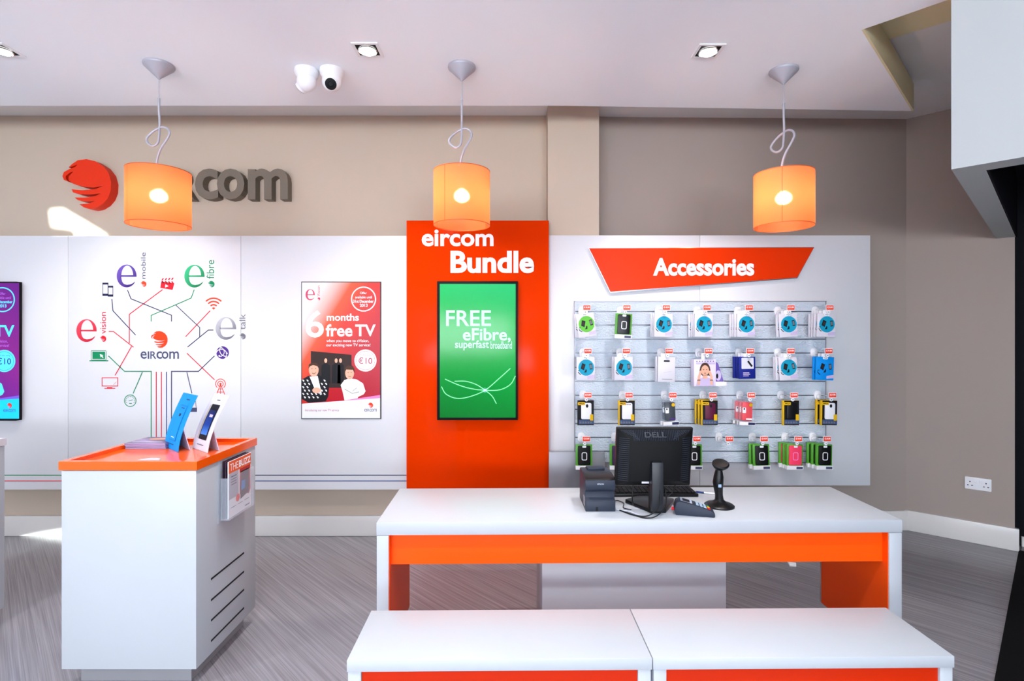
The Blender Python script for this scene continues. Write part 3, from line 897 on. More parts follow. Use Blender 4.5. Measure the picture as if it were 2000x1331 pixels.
def p_case(case, ringm):
    w, h, th = 0.112, 0.168, 0.015
    t = thing('phone_case_box', '-', 'phone case')
    MB().box(-w / 2, w / 2, -th / 2, th / 2, -0.180, -0.012).build('carton', LIMEBOX, t, bevel=0.001, local=True)
    MB().prism(rr(-0.022, -0.02, 0.022, 0.014, 0.006, 3), -0.001, 0.001, lambda u, v, w_: (u, w_, v)).build('hang_tab', BLISTER, t, local=True)
    MB().prism(rr(-0.042, -0.152, 0.044, -0.018, 0.008, 4), -th / 2 - 0.008, -th / 2, lambda u, v, w_: (u, w_, v)).build('case_shell', case, t, bevel=0.002, local=True)
    Art(fm(-th / 2 - 0.0088)).line(rr(-0.014, -0.116, 0.018, -0.066, 0.008, 3), 0.005, True).build('printed_outline', ringm, t, local=True)
    MB().box(-w / 2 - .001, w / 2 + .001, -th / 2 - .009, th / 2, -0.182, -0.156).build('label_strip', WPLAST, t, local=True)
    Art(fm(-th / 2 - .0096)).rect(0.008, -0.178, 0.052, -0.162).build('printed_strip', P_SLATE, t, local=True)
    Art(fm(-th / 2 - .0100)).rrect(-0.012, -0.032, 0.014, -0.018, 0.005).build('badge', WPLAST, t, local=True)
    return t
def p_tough(case, holes, side=P_YELLOW):
    w, h, th = 0.112, 0.168, 0.016
    t = thing('phone_case_box', '-', 'phone case')
    MB().box(-w / 2, w / 2, -th / 2, th / 2, -0.180, -0.010).build('carton', side, t, bevel=0.001, local=True)
    MB().box(-w / 2 + .010, w / 2, -th / 2 - .002, -th / 2, -0.179, -0.011).build('front_card', P_BLACK, t, local=True)
    MB().prism(rr(-0.032, -0.138, 0.038, -0.026, 0.01, 4), -th / 2 - 0.009, -th / 2 - 0.002, lambda u, v, w_: (u, w_, v)).build('case_shell', case, t, bevel=0.002, local=True)
    a = Art(fm(-th / 2 - .0096))
    if holes == 1:
        a.disc(0.008, -0.046, 0.009, 0.012)
    elif holes > 1:
        for k in range(3):
            a.disc(-0.006 + 0.014 * k, -0.036, 0.004)
    if holes:
        a.build('camera_hole', P_BLACK, t, local=True)
    MB().box(-w / 2 + .008, w / 2 + .0005, -th / 2 - .004, -th / 2 - .002, -0.172, -0.142).build('label_strip', SLATEB, t, local=True)
    Art(fm(-th / 2 - .0102)).rrect(-0.055, -0.040, -0.006, -0.020, 0.004).build('badge', P_YELLOW, t, local=True)
    Art(fm(-th / 2 - .0108)).line([(-0.046, -0.030), (-0.036, -0.028), (-0.024, -0.032), (-0.014, -0.029)], 0.004).build('lettering', P_BROWN, t, local=True)
    Art(fm(-th / 2 - .0102)).rect(0.028, -0.146, 0.050, -0.104).build('badge', P_YELLOW, t, local=True)
    a = Art(fm(-th / 2 - .0045))
    for k in range(5):
        a.rrect(-0.042 + k * 0.018, -0.166, -0.030 + k * 0.018, -0.154, 0.003)
    a.build('printed_icon', P_GREY, t, local=True)
    return t
def p_blister(case, purple=True):
    w, th = 0.108, 0.026
    t = thing('phone_case_pack', '-', 'phone case')
    MB().box(-w / 2, w / 2, -th / 2, th / 2, -0.178, -0.012).build('clear_box', BLISTER, t, bevel=0.001, local=True)
    MB().prism(rr(-0.020, -0.02, 0.020, 0.014, 0.006, 3), -0.001, 0.001, lambda u, v, w_: (u, w_, v)).build('hang_tab', BLISTER, t, local=True)
    MB().prism(rr(-0.036, -0.148, 0.032, -0.022, 0.008, 4), -th / 2 + 0.001, th / 2 - .004, lambda u, v, w_: (u, w_, v)).build('case_shell', case, t, bevel=0.002, local=True)
    Art(fm(-th / 2 - .0006)).rrect(-0.036, -0.096, -0.012, -0.058, 0.004).build('badge', WPLAST, t, local=True)
    Art(fm(-th / 2 - .0012)).disc(-0.025, -0.068, 0.005, 0.007).build('emblem', P_BLACK, t, local=True)
    Art(fm(-th / 2 - .0006)).disc(0.020, -0.040, 0.012).build('badge', P_YELLOW, t, local=True)
    Art(fm(-th / 2 - .0006)).rect(-0.010, -0.142, 0.030, -0.132).build('printed_strip', P_PURPLE if purple else P_WHITE, t, local=True)
    MB().box(-w / 2, w / 2, -th / 2 - .001, th / 2, -0.179, -0.156).build('label_strip', WPLAST, t, local=True)
    Art(fm(-th / 2 - .0016)).rect(0.006, -0.176, 0.052, -0.159).build('printed_strip', P_NAVY, t, local=True)
    return t
def p_navy():
    w, th = 0.112, 0.018
    t = thing('memory_stick_box', '-', 'packet')
    carton(t, w, 0.150, th, P_DNAVY, 0.04)
    Art(fm(-th / 2 - .0008)).rrect(-0.040, -0.094, 0.044, -0.018, 0.004).build('printed_window', CARD, t, local=True)
    Art(fm(-th / 2 - .0014)).line([(0.004, -0.040), (0.032, -0.078)], 0.013).build('picture', P_BLACK, t, local=True)
    a = Art(fm(-th / 2 - .0008))
    a.rect(-0.030, -0.124, 0.012, -0.117).rect(-0.030, -0.134, 0.018, -0.128).rect(-0.030, -0.144, 0.008, -0.139)
    a.build('lettering', P_LILAC, t, local=True)
    return t
def p_white():
    w, th = 0.118, 0.024
    t = thing('earpiece_box', '-', 'packet')
    carton(t, w, 0.172, th, CARD, 0.04)
    Art(fm(-th / 2 - .0008)).rrect(-0.020, -0.046, 0.022, -0.034, 0.005).build('picture', P_BLACK, t, local=True)
    Art(fm(-th / 2 - .0008)).rect(-0.030, -0.166, 0.040, -0.163).build('lettering', P_GREY, t, local=True)
    Art(fm(-th / 2 - .0008)).line([(-0.02, -0.12), (0.01, -0.115), (0.034, -0.11)], 0.002).build('lettering', P_LILAC, t, local=True)
    return t
def p_portrait():
    t = thing('headphone_box', '-', 'box')
    f = -0.036
    MB().box(-0.075, 0.075, f, 0.036, -0.215, -0.030).build('carton', mat('lilac_carton', rgb(226, 216, 240), 0.4), t, bevel=0.001, local=True)
    MB().prism(rr(-0.012, -0.036, 0.012, 0.014, 0.005, 3), -0.001, 0.001, lambda u, v, w_: (u, w_, v)).build('hang_tab', WPLAST, t, local=True)
    a = Art(fm(f - .0008))
    for k in range(7):
        a.poly([(-0.062 + 0.019 * k, -0.046), (-0.050 + 0.019 * k, -0.046), (-0.056 + 0.019 * k, -0.037)])
    a.build('printed_triangles', P_PURPLE, t, local=True)
    Art(fm(f - .0008)).rect(-0.062, -0.064, 0.070, -0.050).build('printed_strip', P_LILAC, t, local=True)
    Art(fm(f - .0010)).disc(0.0, -0.100, 0.036, 0.048).poly([(0.012, -0.08), (0.038, -0.10), (0.044, -0.150), (0.022, -0.140)]).poly([(-0.012, -0.08), (-0.038, -0.10), (-0.040, -0.140), (-0.022, -0.132)]).build('picture', P_HAIR, t, local=True)
    Art(fm(f - .0016)).poly([(-0.062, -0.214), (-0.056, -0.172), (-0.030, -0.156), (0.030, -0.156), (0.058, -0.172), (0.064, -0.214)]).build('picture', P_LILAC, t, local=True)
    a = Art(fm(f - .0022)).disc(0.0, -0.106, 0.027, 0.036).poly([(-0.012, -0.134), (0.012, -0.134), (0.02, -0.162), (-0.02, -0.162)])
    a.line([(-0.044, -0.205), (-0.042, -0.150), (-0.028, -0.108)], 0.017).line([(0.044, -0.205), (0.044, -0.150), (0.030, -0.108)], 0.017)
    a.build('picture', P_SKIN, t, local=True)
    a = Art(fm(f - .0028)).disc(-0.010, -0.100, 0.004, 0.002).disc(0.011, -0.100, 0.004, 0.002).disc(0, -0.124, 0.007, 0.002)
    a.line([(-0.054, -0.172), (-0.032, -0.172)], 0.006).line([(0.034, -0.172), (0.054, -0.172)], 0.006)
    a.build('picture', P_HAIR, t, local=True)
    MB().front([(0.075, -0.040), (0.100, -0.060), (0.134, -0.17), (0.134, -0.185), (0.075, -0.185)], f + .02, 0.030).build('side_window', mat('purple_window', rgb(120, 96, 180), 0.2), t, local=True)
    Art(fm(f + .0192)).disc(0.100, -0.142, 0.020, 0.036).build('picture', P_LILAC, t, local=True)
    Art(fm(f + .0186)).disc(0.092, -0.146, 0.008, 0.018).build('picture', P_BLACK, t, local=True)
    MB().box(0.0755, 0.150, f, 0.036, -0.214, -0.185).build('side_base', WPLAST, t, bevel=0.001, local=True)
    return t

ORD = ['first', 'second', 'third', 'fourth', 'fifth', 'sixth', 'seventh']
ROWN = ['top row', 'second row', 'third row', 'bottom row']
blue = lambda: p_circle(P_CYAN)
KINDS = {
    'green': (lambda: p_circle(P_LIME), 'green-circle accessory packet'),
    'blue': (blue, 'blue-circle accessory packet'),
    'bluecard': (lambda: p_circle(P_CYAN, P_SKYB), 'all-blue accessory packet'),
    'blackcase': (lambda: p_case(BLACK, WPLAST), 'black phone case in lime box'),
    'purplecase': (lambda: p_case(DPURP, WPLAST), 'dark purple phone case in lime box'),
    'pinkcase': (lambda: p_case(ROSE, P_PINK), 'pink phone case in lime box'),
    'toughwhite': (lambda: p_tough(WPLAST, 1, P_BLACK), 'white phone case in black carton'),
    'toughpale': (lambda: p_tough(WPLAST, 3), 'white phone case in yellow-sided carton'),
    'toughmaroon': (lambda: p_tough(MAROON, 1), 'maroon phone case in yellow-sided carton'),
    'toughblack': (lambda: p_tough(BLACK, 0), 'black phone case in yellow-sided carton'),
    'toughwhite_y': (lambda: p_tough(WPLAST, 1), 'white camera-hole case in yellow-sided carton'),
    'blisterblack': (lambda: p_blister(BLACK), 'black phone case in clear pack'),
    'blisterred': (lambda: p_blister(REDC, False), 'red phone case in clear pack'),
    'navy': (p_navy, 'navy box picturing a black stick'),
    'white': (p_white, 'white packet picturing a black earpiece'),
    'portrait': (p_portrait, 'lilac headphone box picturing a woman'),
}
LAY = [
    (608.7, [(1136, 'green', 2, -8), (1211, 'blackcase', 1, 3), (1285, 'blue', 3, 1), (1361, 'blue', 4, 1), (1440, 'blue', 4, 0), (1518, 'blue', 2, -3), (1591, 'blue', 4, 2)]),
    (690.0, [(1138, 'blue', 1, 0), (1210, 'blue', 3, 1), (1290, 'white', 2, 1), (1364, 'portrait', 1, 0), (1442, 'navy', 3, -1), (1518, 'blue', 3, -4), (1589, 'bluecard', 2, 2)]),
    (772.7, [(1138, 'toughwhite', 1, 0), (1215, 'toughpale', 1, 0), (1297, 'blisterblack', 2, -3), (1372, 'toughmaroon', 3, 0), (1444, 'blisterred', 3, 2), (1524, 'toughblack', 1, 0), (1596, 'toughwhite_y', 2, 1)]),
    (854.7, [(1135, 'blackcase', 1, 0), (1200, 'purplecase', 1, 0), (1342, 'blackcase', 1, 0), (1403, None, 0, 0), (1468, 'blackcase', 2, -2), (1532, 'pinkcase', 3, 1), (1586, 'blackcase', 3, 1)]),
]
proto = {}
hook0 = None
POSW = ['first', 'second', 'third', 'fourth', 'fifth', 'sixth', 'last']
for r, (gy, row) in enumerate(LAY):
    for c, (bx, kind, n, roll) in enumerate(row):
        loc = at(bx, gy - 1, SF)
        which = POSW[c] + ' hook of the ' + ROWN[r]
        if r == 3 and c == 2:
            which = 'hook behind the right edge of the monitor'
        elif r == 3 and c > 2:
            which = POSW[c] + ' hook of the bottom row'
        extra = ', left empty' if kind is None else ''
        hl = 'white display hook with orange price ticket, ' + which + extra
        if hook0 is None:
            hook0 = make_hook(loc, hl)
        else:
            clone(hook0, loc, hl)
        for k in range(n):
            fn, desc = KINDS[kind]
            ty = (0.026 if kind in ('blue', 'green', 'bluecard') else 0.033)
            y = SF - ARM + 0.016 + k * ty
            if kind == 'portrait':
                y = SF - ARM + 0.062
            if kind.startswith(('tough', 'blister')):
                y += 0.008
            where = ('front of the ' if k == 0 and n > 1 else '') if k == 0 else ORD[k] + ' from front, '
            lab = desc + (', ' + where if where else ' on the ') + which
            x = loc.x + random.uniform(-0.003, 0.003) - (0.006 if kind in ('blue', 'green', 'navy', 'white', 'bluecard') else 0.010) * k
            q = (x, y, loc.z - 0.014)
            rot = (0, math.radians(roll * (1 if k == 0 else random.uniform(0.2, 0.8))), math.radians(random.uniform(-2, 2)))
            grp = 'packets hanging on the slatwall'
            if kind not in proto:
                o = fn(); o.location = q; o.rotation_euler = rot; o['label'] = lab; o['group'] = grp
                proto[kind] = o
            else:
                clone(proto[kind], q, lab, grp, rot)

# ------------------------------------------------------------------ sales desk
DZ = 0.683
DL = at(735, 1021.6, 2.337)
t = thing('sales_desk', 'long white sales desk with orange lining, standing in the centre', 'desk', (DL.x, DL.y, 0), math.radians(0.85))
W_, D_ = 2.335, 0.527
MB().box(0, W_, 0, D_, DZ - 0.056, DZ).build('desk_top', WHITE, t, bevel=0.002, local=True)
for x0, x1, i0, i1 in ((0.001, 0.053, 0.053, 0.056), (W_ - 0.058, W_ - 0.001, W_ - 0.061, W_ - 0.058)):
    p = MB().box(x0, x1, 0.002, D_ - 0.002, 0.06, DZ - 0.058).build('side_panel', WHITE, t, bevel=0.0015, local=True)
    MB().box(i0, i1, 0.008, D_ - 0.02, 0.062, DZ - 0.058).build('orange_lining', ORANGE_LAM, p, local=True)
    for yy in (0.05, D_ - 0.07):
        MB().lathe([(0.022, 0.0), (0.022, 0.012), (0.012, 0.014), (0.012, 0.061)], 16, ((x0 + x1) / 2, yy, 0)).build('foot', GREYMET, t, local=True)
MB().box(0.056, W_ - 0.061, 0.042, 0.062, 0.482, DZ - 0.057).build('modesty_panel', ORANGE_LAM, t, local=True)
t2 = thing('drawer_pedestal', 'plain white cabinet standing under the middle of the sales desk', 'cabinet', (0.57, 2.48, 0), math.radians(0.85))
pw = 0.43
MB().box(-pw, pw, 0, 0.42, 0.03, 0.60).build('body', WHITE, t2, bevel=0.002, local=True)
MB().box(-pw + 0.02, pw - 0.02, 0.02, 0.40, 0.0, 0.03).build('plinth', PLINTH, t2, local=True)
for k in range(3):
    dr = MB().box(-pw + 0.004, pw - 0.004, 0.42, 0.436, 0.04 + k * 0.187, 0.22 + k * 0.187).build('drawer', WHITE, t2, bevel=0.001, local=True)
    MB().box(-0.07, 0.07, 0.436, 0.45, 0.15 + k * 0.187, 0.162 + k * 0.187).build('drawer_handle', GREYMET, dr, local=True)

# benches in front
BZ = 0.45
BENCHRED = mat('bench_red_orange', rgb(196, 40, 4), 0.4, spec=0.2)
def bench(px, label):
    p = px
    t = thing('low_bench', label, 'bench', p, math.radians(0.66), group='white benches in front of the desk')
    w, d = 0.993, 0.316
    MB().box(0, w, 0, d, BZ - 0.038, BZ).build('bench_top', WHITE, t, bevel=0.002, local=True)
    for x0 in (0.003, w - 0.045):
        MB().box(x0, x0 + 0.042, 0.004, d - 0.004, 0.0, BZ - 0.0395).build('side_panel', WHITE, t, bevel=0.0015, local=True)
    MB().box(0.046, w - 0.046, 0.012, 0.028, 0.10, BZ - 0.039).build('front_panel', BENCHRED, t, local=True)
    MB().box(0.046, w - 0.046, d - 0.028, d - 0.012, 0.10, BZ - 0.039).build('back_panel', ORANGE_LAM, t, local=True)
    return t
B0 = Vector((X(677, 1.725), 1.725, 0))
b1 = bench(B0, 'low white bench with orange front, left one of the pair in front')
u = Vector((math.cos(math.radians(0.66)), math.sin(math.radians(0.66)), 0))
clone(b1, B0 + u * 0.996, 'low white bench with orange front, right one of the pair in front')

# ------------------------------------------------------------------ kiosk counters
def kiosk(x1, label, topm, cat='counter'):
    w, y0, y1 = 0.585, 2.27, 2.80
    x0 = x1 - w
    t = thing('display_counter', label, cat, ((x0 + x1) / 2, (y0 + y1) / 2, 0))
    MB().box(x0 + 0.055, x1 - 0.05, y0 + 0.05, y1 - 0.03, 0, 0.078).build('plinth', PLINTH, t)
    b = MB().box(x0 + 0.008, x1 - 0.002, y0 + 0.004, y1 - 0.002, 0.078, 0.927).build('body', WHITE, t, bevel=0.0015)
    for z in (0.4125, 0.318, 0.227, 0.135):
        MB().box(x1 - 0.0035, x1 - 0.0005, 2.386, 2.679, z - 0.004, z + 0.004).build('vent_slot', P_BLACK, b)
    MB().box(x0 - 0.002, x1 + 0.004, y0, y1 + 0.004, 0.930, 0.950).build('counter_top', topm, t)
    r = 0.026
    mb = MB().box(x0 - 0.002, x1 + 0.004, y0, y0 + r, 0.950, 0.967).box(x0 - 0.002, x1 + 0.004, y1 + 0.004 - r, y1 + 0.004, 0.950, 0.967)
    mb.box(x0 - 0.002, x0 + r, y0 + r, y1 + 0.004 - r, 0.950, 0.967).box(x1 - 0.02, x1 + 0.004, y0 + r, y1 + 0.004 - r, 0.950, 0.967)
    mb.build('raised_rim', topm, t)
    return t
KX = -1.347
kiosk(KX, 'white counter with an orange tray top, standing at lower left', ORANGE_TOP)
kiosk(-2.664, 'white counter with a pale top, cut off at the left edge', mat('pale_counter_top', rgb(226, 218, 222), 0.3))
KT = 0.950
o = MB().lathe([(0.047, 0), (0.047, 0.0035), (0.042, 0.005), (0.005, 0.005)], 32, (-1.61, 2.355, KT)).build('cable_cover', mat('silver_disc', rgb(214, 214, 218), 0.3, metal=0.3), None)
tag(o, 'round silver cable cover lying flush on the orange counter top', 'cover')

# magazines lying on the counter
COVER = mat_ramp('magazine_cover', [(0.0, rgb(70, 48, 100)), (0.45, rgb(140, 118, 164)), (0.7, rgb(60, 38, 84)), (1.0, rgb(96, 72, 126))], vec=(0.6, 0.7, 0))
mz = KT + 0.0006
MROT = [0.012, -0.02, 0.01, -0.015]
mag_lab = ['purple magazine at the bottom of the pile on the orange counter', 'purple magazine second from the bottom of the counter pile',
           'purple magazine second from the top of the counter pile', 'purple magazine on top of the pile on the orange counter']
m0 = None
def make_mag(loc, rz, label):
    t = thing('magazine', label, 'magazine', loc, rz, 'magazines piled on the counter')
    w, d, h = 0.200, 0.165, 0.0060
    MB().box(-w / 2 + .001, w / 2 - .001, -d / 2, d / 2, 0.0006, h - .0006).build('pages', mat('magazine_pages', rgb(168, 154, 190), 0.6), t, local=True)
    mb = MB().box(-w / 2, w / 2, -d / 2 - .001, d / 2, h - .0006, h).box(-w / 2, w / 2, -d / 2 - .001, d / 2, 0.0, 0.0006).box(-w / 2 - .0006, -w / 2, -d / 2, d / 2, 0, h)
    mb.build('cover', COVER, t, local=True)
    Art(lambda u, v: (u, v, h + .0005)).disc(-0.01, 0.03, 0.045, 0.02).build('printed_shape', mat('cover_peach', rgb(226, 150, 120), 0.4), t, local=True)
    Art(lambda u, v: (u, v, h + .0005)).poly([(-0.09, -0.05), (-0.04, -0.035), (0.06, -0.05), (0.06, -0.042), (-0.04, -0.026), (-0.09, -0.04)]).disc(0.06, 0.04, 0.025, 0.02).build('printed_shape', CARD, t, local=True)
    return t
for k in range(4):
    loc = (-1.795 + 0.003 * (k % 2), 2.690 - 0.002 * k, mz + k * 0.0072)
    if m0 is None:
        m0 = make_mag(loc, MROT[k], mag_lab[k])
    else:
        clone(m0, loc, mag_lab[k], None, (0, 0, MROT[k]))

# standing show cards
def show_card(bl, br, lean, h, label, colm, blue):
    bl, br = Vector(bl), Vector(br)
    mid = (bl + br) / 2
    e = (br - bl); w = e.length; e.normalize()
    nb = Vector((-e.y, e.x, 0))               # horizontal, away from the viewer's side
    t = thing('show_card', label, 'display card', mid)
    def P(s, k, off=0.0):                     # s across -0.5..0.5, k height 0..1 ; slightly bowed sheet
        return mid + e * (s * w) + nb * (lean * (k ** 1.5) + off) + Vector((0, 0, h * k))
    n = 10
    vs, fs = [], []
    for i in range(n + 1):
        k = i / n
        vs += [P(-.5, k), P(.5, k), P(.5, k, .003), P(-.5, k, .003)]
    for i in range(n):
        a = 4 * i
        for j in range(4):
            fs.append((a + j, a + (j + 1) % 4, a + 4 + (j + 1) % 4, a + 4 + j))
    fs += [(0, 1, 2, 3), (4 * n + 3, 4 * n + 2, 4 * n + 1, 4 * n)]
    MB().add(vs, fs).build('card', colm, t)
    A = lambda off: (lambda u, v: P(u, v, -off))
    def pa(pts, off, name, m):
        # finely cut strip so the print follows the bow of the card
        (x0, y0, x1, y1) = pts
        a = Art(A(off)); N = 8
        a.strip([(x0, y0 + (y1 - y0) * i / N) for i in range(N + 1)], [(x1, y0 + (y1 - y0) * i / N) for i in range(N + 1)])
        return a.build(name, m, t)
    if blue:
        pa((-0.24, 0.16, 0.24, 0.80), .0012, 'printed_device', P_DSKY)
        pa((-0.21, 0.185, 0.21, 0.775), .0020, 'printed_device', P_SKYB)
        pa((-0.10, 0.74, 0.12, 0.757), .0028, 'lettering', P_BLUE)
        pa((-0.06, 0.60, 0.06, 0.65), .0028, 'printed_icon', P_NAVY)
        pa((-0.10, 0.22, 0.10, 0.232), .0028, 'lettering', P_WHITE)
        pa((-0.16, 0.09, 0.16, 0.105), .0012, 'lettering', P_BLUE)
        pa((-0.05, 0.895, 0.18, 0.912), .0012, 'lettering', P_BLUE)
    else:
        pa((-0.31, 0.205, 0.23, 0.80), .0012, 'printed_device', mat('phone_gold', rgb(186, 174, 160), 0.4))
        pa((-0.20, 0.20, 0.29, 0.82), .0020, 'printed_device', P_BLACK)
        pa((-0.15, 0.29, 0.24, 0.72), .0028, 'printed_screen', mat_ramp('phone_screen_run', [(0, rgb(60, 130, 220)), (0.4, rgb(30, 60, 150)), (1, rgb(26, 24, 70))], vec=(0, 0, 1)))
        pa((-0.02, 0.60, 0.18, 0.645), .0036, 'printed_digits', P_LILAC)
        pa((-0.22, 0.095, 0.2, 0.112), .0012, 'lettering', P_GREY)
        pa((-0.06, 0.885, 0.14, 0.905), .0012, 'lettering', P_GREY)
    # strut behind, folded out to the table
    q0, q1 = P(-0.30, 0.44, .004), P(0.34, 0.44, .004)
    f0 = mid + e * (-0.36 * w) + nb * 0.056; f1 = mid + e * (0.42 * w) + nb * 0.056
    up = Vector((0, 0, 0.0))
    s = nb * 0.003
    MB().add([q0, q1, f1, f0, q0 + s, q1 + s, f1 + s, f0 + s], [(0, 1, 2, 3), (7, 6, 5, 4), (0, 4, 5, 1), (1, 5, 6, 2), (2, 6, 7, 3), (3, 7, 4, 0)]).build('strut', mat('card_strut', rgb(206, 198, 222), 0.6), t)
    return t
kz = KT + 0.001
def on_k(px, py):
    d = (EYE - kz) * F / (py - CY)
    return (X(px, d), d, kz)
show_card(on_k(321, 872), on_k(347, 884), 0.085, 0.262, 'bright blue show card standing on the orange counter', P_SKYB, True)
show_card(on_k(376, 875), on_k(405, 885.5), 0.10, 0.262, 'white show card picturing a phone, standing on the orange counter', CARD, False)

# clear holder on the counter's side with leaflets
HX = KX
t = thing('leaflet_holder', 'clear acrylic leaflet holder fixed to the side of the orange-topped counter', 'leaflet holder', (HX, 2.57, 0.643))
MB().box(HX, HX + 0.004, 2.436, 2.700, 0.643, 0.925).build('back_plate', ACRYL, t)
mb = MB().box(HX + 0.040, HX + 0.043, 2.455, 2.690, 0.650, 0.845).box(HX + 0.004, HX + 0.040, 2.455, 2.690, 0.650, 0.653)
mb.box(HX + 0.004, HX + 0.040, 2.455, 2.458, 0.653, 0.845).box(HX + 0.004, HX + 0.040, 2.687, 2.690, 0.653, 0.845)
mb.build('front_pocket', ACRYL, t)
leaf_lab = ['leaflet with an orange heading, at the front of the clear holder', 'leaflet behind the front one in the clear holder', 'leaflet at the back of the clear holder']
for k in range(3):
    lx = HX + 0.030 - 0.011 * k
    y0 = 2.466 - 0.003 * k
    t = thing('leaflet', leaf_lab[k], 'leaflet', (lx, 2.57, 0.6545), group='leaflets in the clear holder')
    zt = 0.918 + 0.002 * k
    MB().box(lx, lx + 0.004, y0, y0 + 0.212, 0.6545, zt).build('paper', P_WHITE if k == 0 else mat('leaflet_dark', rgb(60, 40, 60), 0.5), t)
    if k == 0:
        L = lambda off: (lambda u, v: (lx + 0.004 + off, y0 + u, v))
        Art(L(.0006)).rect(0.002, 0.862, 0.210, zt - .001).build('printed_band', mat('heading_orange', rgb(238, 92, 30), 0.4), t)
        text('THE', (0.012, 0.905, 0.085, 0.872), L(.0012), 'lettering', P_WHITE, t, 0.0)
        text('BUZZ', (0.092, 0.905, 0.205, 0.872), L(.0012), 'lettering', P_WHITE, t, 0.03)
        Art(L(.0006)).rect(0.004, 0.74, 0.090, 0.862).build('printed_band', mat('leaflet_grey', rgb(176, 176, 186), 0.5), t)
        Art(L(.0006)).poly([(0.10, 0.74), (0.19, 0.72), (0.205, 0.74), (0.205, 0.862), (0.10, 0.862)]).build('picture', mat('leaflet_red', rgb(186, 40, 40), 0.5), t)
        Art(L(.0012)).poly([(0.105, 0.715), (0.185, 0.730), (0.190, 0.848), (0.112, 0.848)]).build('printed_device', P_BLACK, t)
        Art(L(.0018)).poly([(0.112, 0.755), (0.150, 0.760), (0.150, 0.80), (0.114, 0.80)]).build('printed_screen', P_DSKY, t)
        Art(L(.0012)).disc(0.082, 0.730, 0.018).build('badge', P_ORRED, t)
        a = Art(L(.0012))
        for i in range(4):
            a.rect(0.020, 0.845 - i * 0.012, 0.07, 0.840 - i * 0.012)
        for i in range(3):
            a.rect(0.020 + i * 0.062, 0.700, 0.066 + i * 0.062, 0.697)
        a.rect(0.15, 0.672, 0.195, 0.667)
        a.build('lettering', P_SLATE, t)

# ------------------------------------------------------------------ on the desk
# monitor seen from behind
t = thing('monitor', 'black monitor seen from behind, standing on the white sales desk', 'monitor', (0.672, 2.54, DZ))
tilt = math.radians(-9)
def mon(x, y, z):     # local: y>0 to the screen side; tilt about the lower edge
    yy = y * math.cos(tilt) - z * math.sin(tilt) * -1
    zz = z * math.cos(tilt)
    return (0.663 + x, 2.515 + y - z * math.tan(math.radians(9)) * 1.0, 0.797 + z * math.cos(tilt))
mw, mh = 0.177, 0.286
def monprism(poly_a, ya, poly_b, yb):
    n = len(poly_a)
    vs = [mon(x, ya, z) for x, z in poly_a] + [mon(x, yb, z) for x, z in poly_b]
    return MB().add(vs, [tuple(range(n)), tuple(reversed(range(n, 2 * n)))] + [(i, (i + 1) % n, n + (i + 1) % n, n + i) for i in range(n)])
fr = rr(-mw, 0, mw, mh, 0.006, 3)
monprism(fr, 0.0, fr, 0.022).build('bezel', BLACK, t, bevel=0.001)
monprism([(-mw * .985, 0.004), (mw * .985, 0.004), (mw * .985, mh - .004), (-mw * .985, mh - .004)], -0.0005, [(-mw * .985, 0.004), (mw * .985, 0.004), (mw * .985, mh - .004), (-mw * .985, mh - .004)], 0.0)
o_ = [(-mw * .98, 0.006), (mw * .98, 0.006), (mw * .98, mh - .006), (-mw * .98, mh - .006)]
i_ = [(-0.112, 0.03), (0.112, 0.03), (0.112, mh - .062), (-0.112, mh - .062)]
monprism(i_, -0.032, o_, 0.0).build('rear_shell', BLACKM, t)
mb = MB()
for k in range(40):                         # ribs cut in the sloping top and sides of the shell
    x = -0.158 + k * 0.0081
    top = mh - 0.012
    f = max(0.10, 1 - max(0, (abs(x) - 0.108)) / 0.058)
    p0 = mon(x, -0.004, top); p1 = mon(x * (1 - .30 * f if abs(x) > .108 else 1), -0.004 - 0.0285 * f, top - 0.046 * f)
    mb.tube([p0, p1], 0.0016, 5)
for k in range(22):
    z = 0.030 + k * 0.0098
    for s in (-1, 1):
        mb.tube([mon(s * 0.165, -0.005, z), mon(s * 0.122, -0.028, z)], 0.0014, 5)
mb.build('vent_ribs', CHARCOAL, t)
text('DELL', (-0.052, mh - 0.020, 0.048, mh - 0.044), lambda u, v: (lambda q: (q[0], q[1] - 0.004, q[2]))(mon(u, -0.006 - (mh - .012 - v) * 0.62, v)), 'lettering', mat('logo_grey', rgb(44, 47, 56), 0.4, metal=0.3), t, 0.02)
a_ = mon(-0.058, -0.0325, 0.022)
MB().box(a_[0], a_[0] + 0.034, a_[1] + 0.004, a_[1] + 0.006, a_[2] - .004, a_[2] + 0.012).build('label_sticker', CARD, t)
MB().box(0.640, 0.693, 2.432, 2.503, 0.683 + 0.016, 0.925).build('neck', mat('neck_plastic', rgb(22, 25, 33), 0.4), t, bevel=0.004)
MB().plan([(0.556, 2.62), (0.575, 2.58), (0.640, 2.462), (0.712, 2.462), (0.79, 2.60), (0.80, 2.63), (0.74, 2.68), (0.63, 2.68)], DZ, DZ + 0.018).build('base', BLACK, t, bevel=0.004)

# keyboard
t = thing('keyboard', 'black computer keyboard lying behind the monitor on the desk', 'keyboard', (0.735, 2.775, DZ))
MB().box(-0.215, 0.215, -0.065, 0.065, 0.0, 0.016).build('body', BLACK, t, bevel=0.003, local=True)
mb = MB()
for r in range(5):
    for c in range(18):
        x = -0.203 + c * 0.0228; y = -0.054 + r * 0.0225
        mb.box(x, x + 0.0185, y, y + 0.0185, 0.016, 0.024)
ko = mb.build('keys', BLACKM, t, local=True)
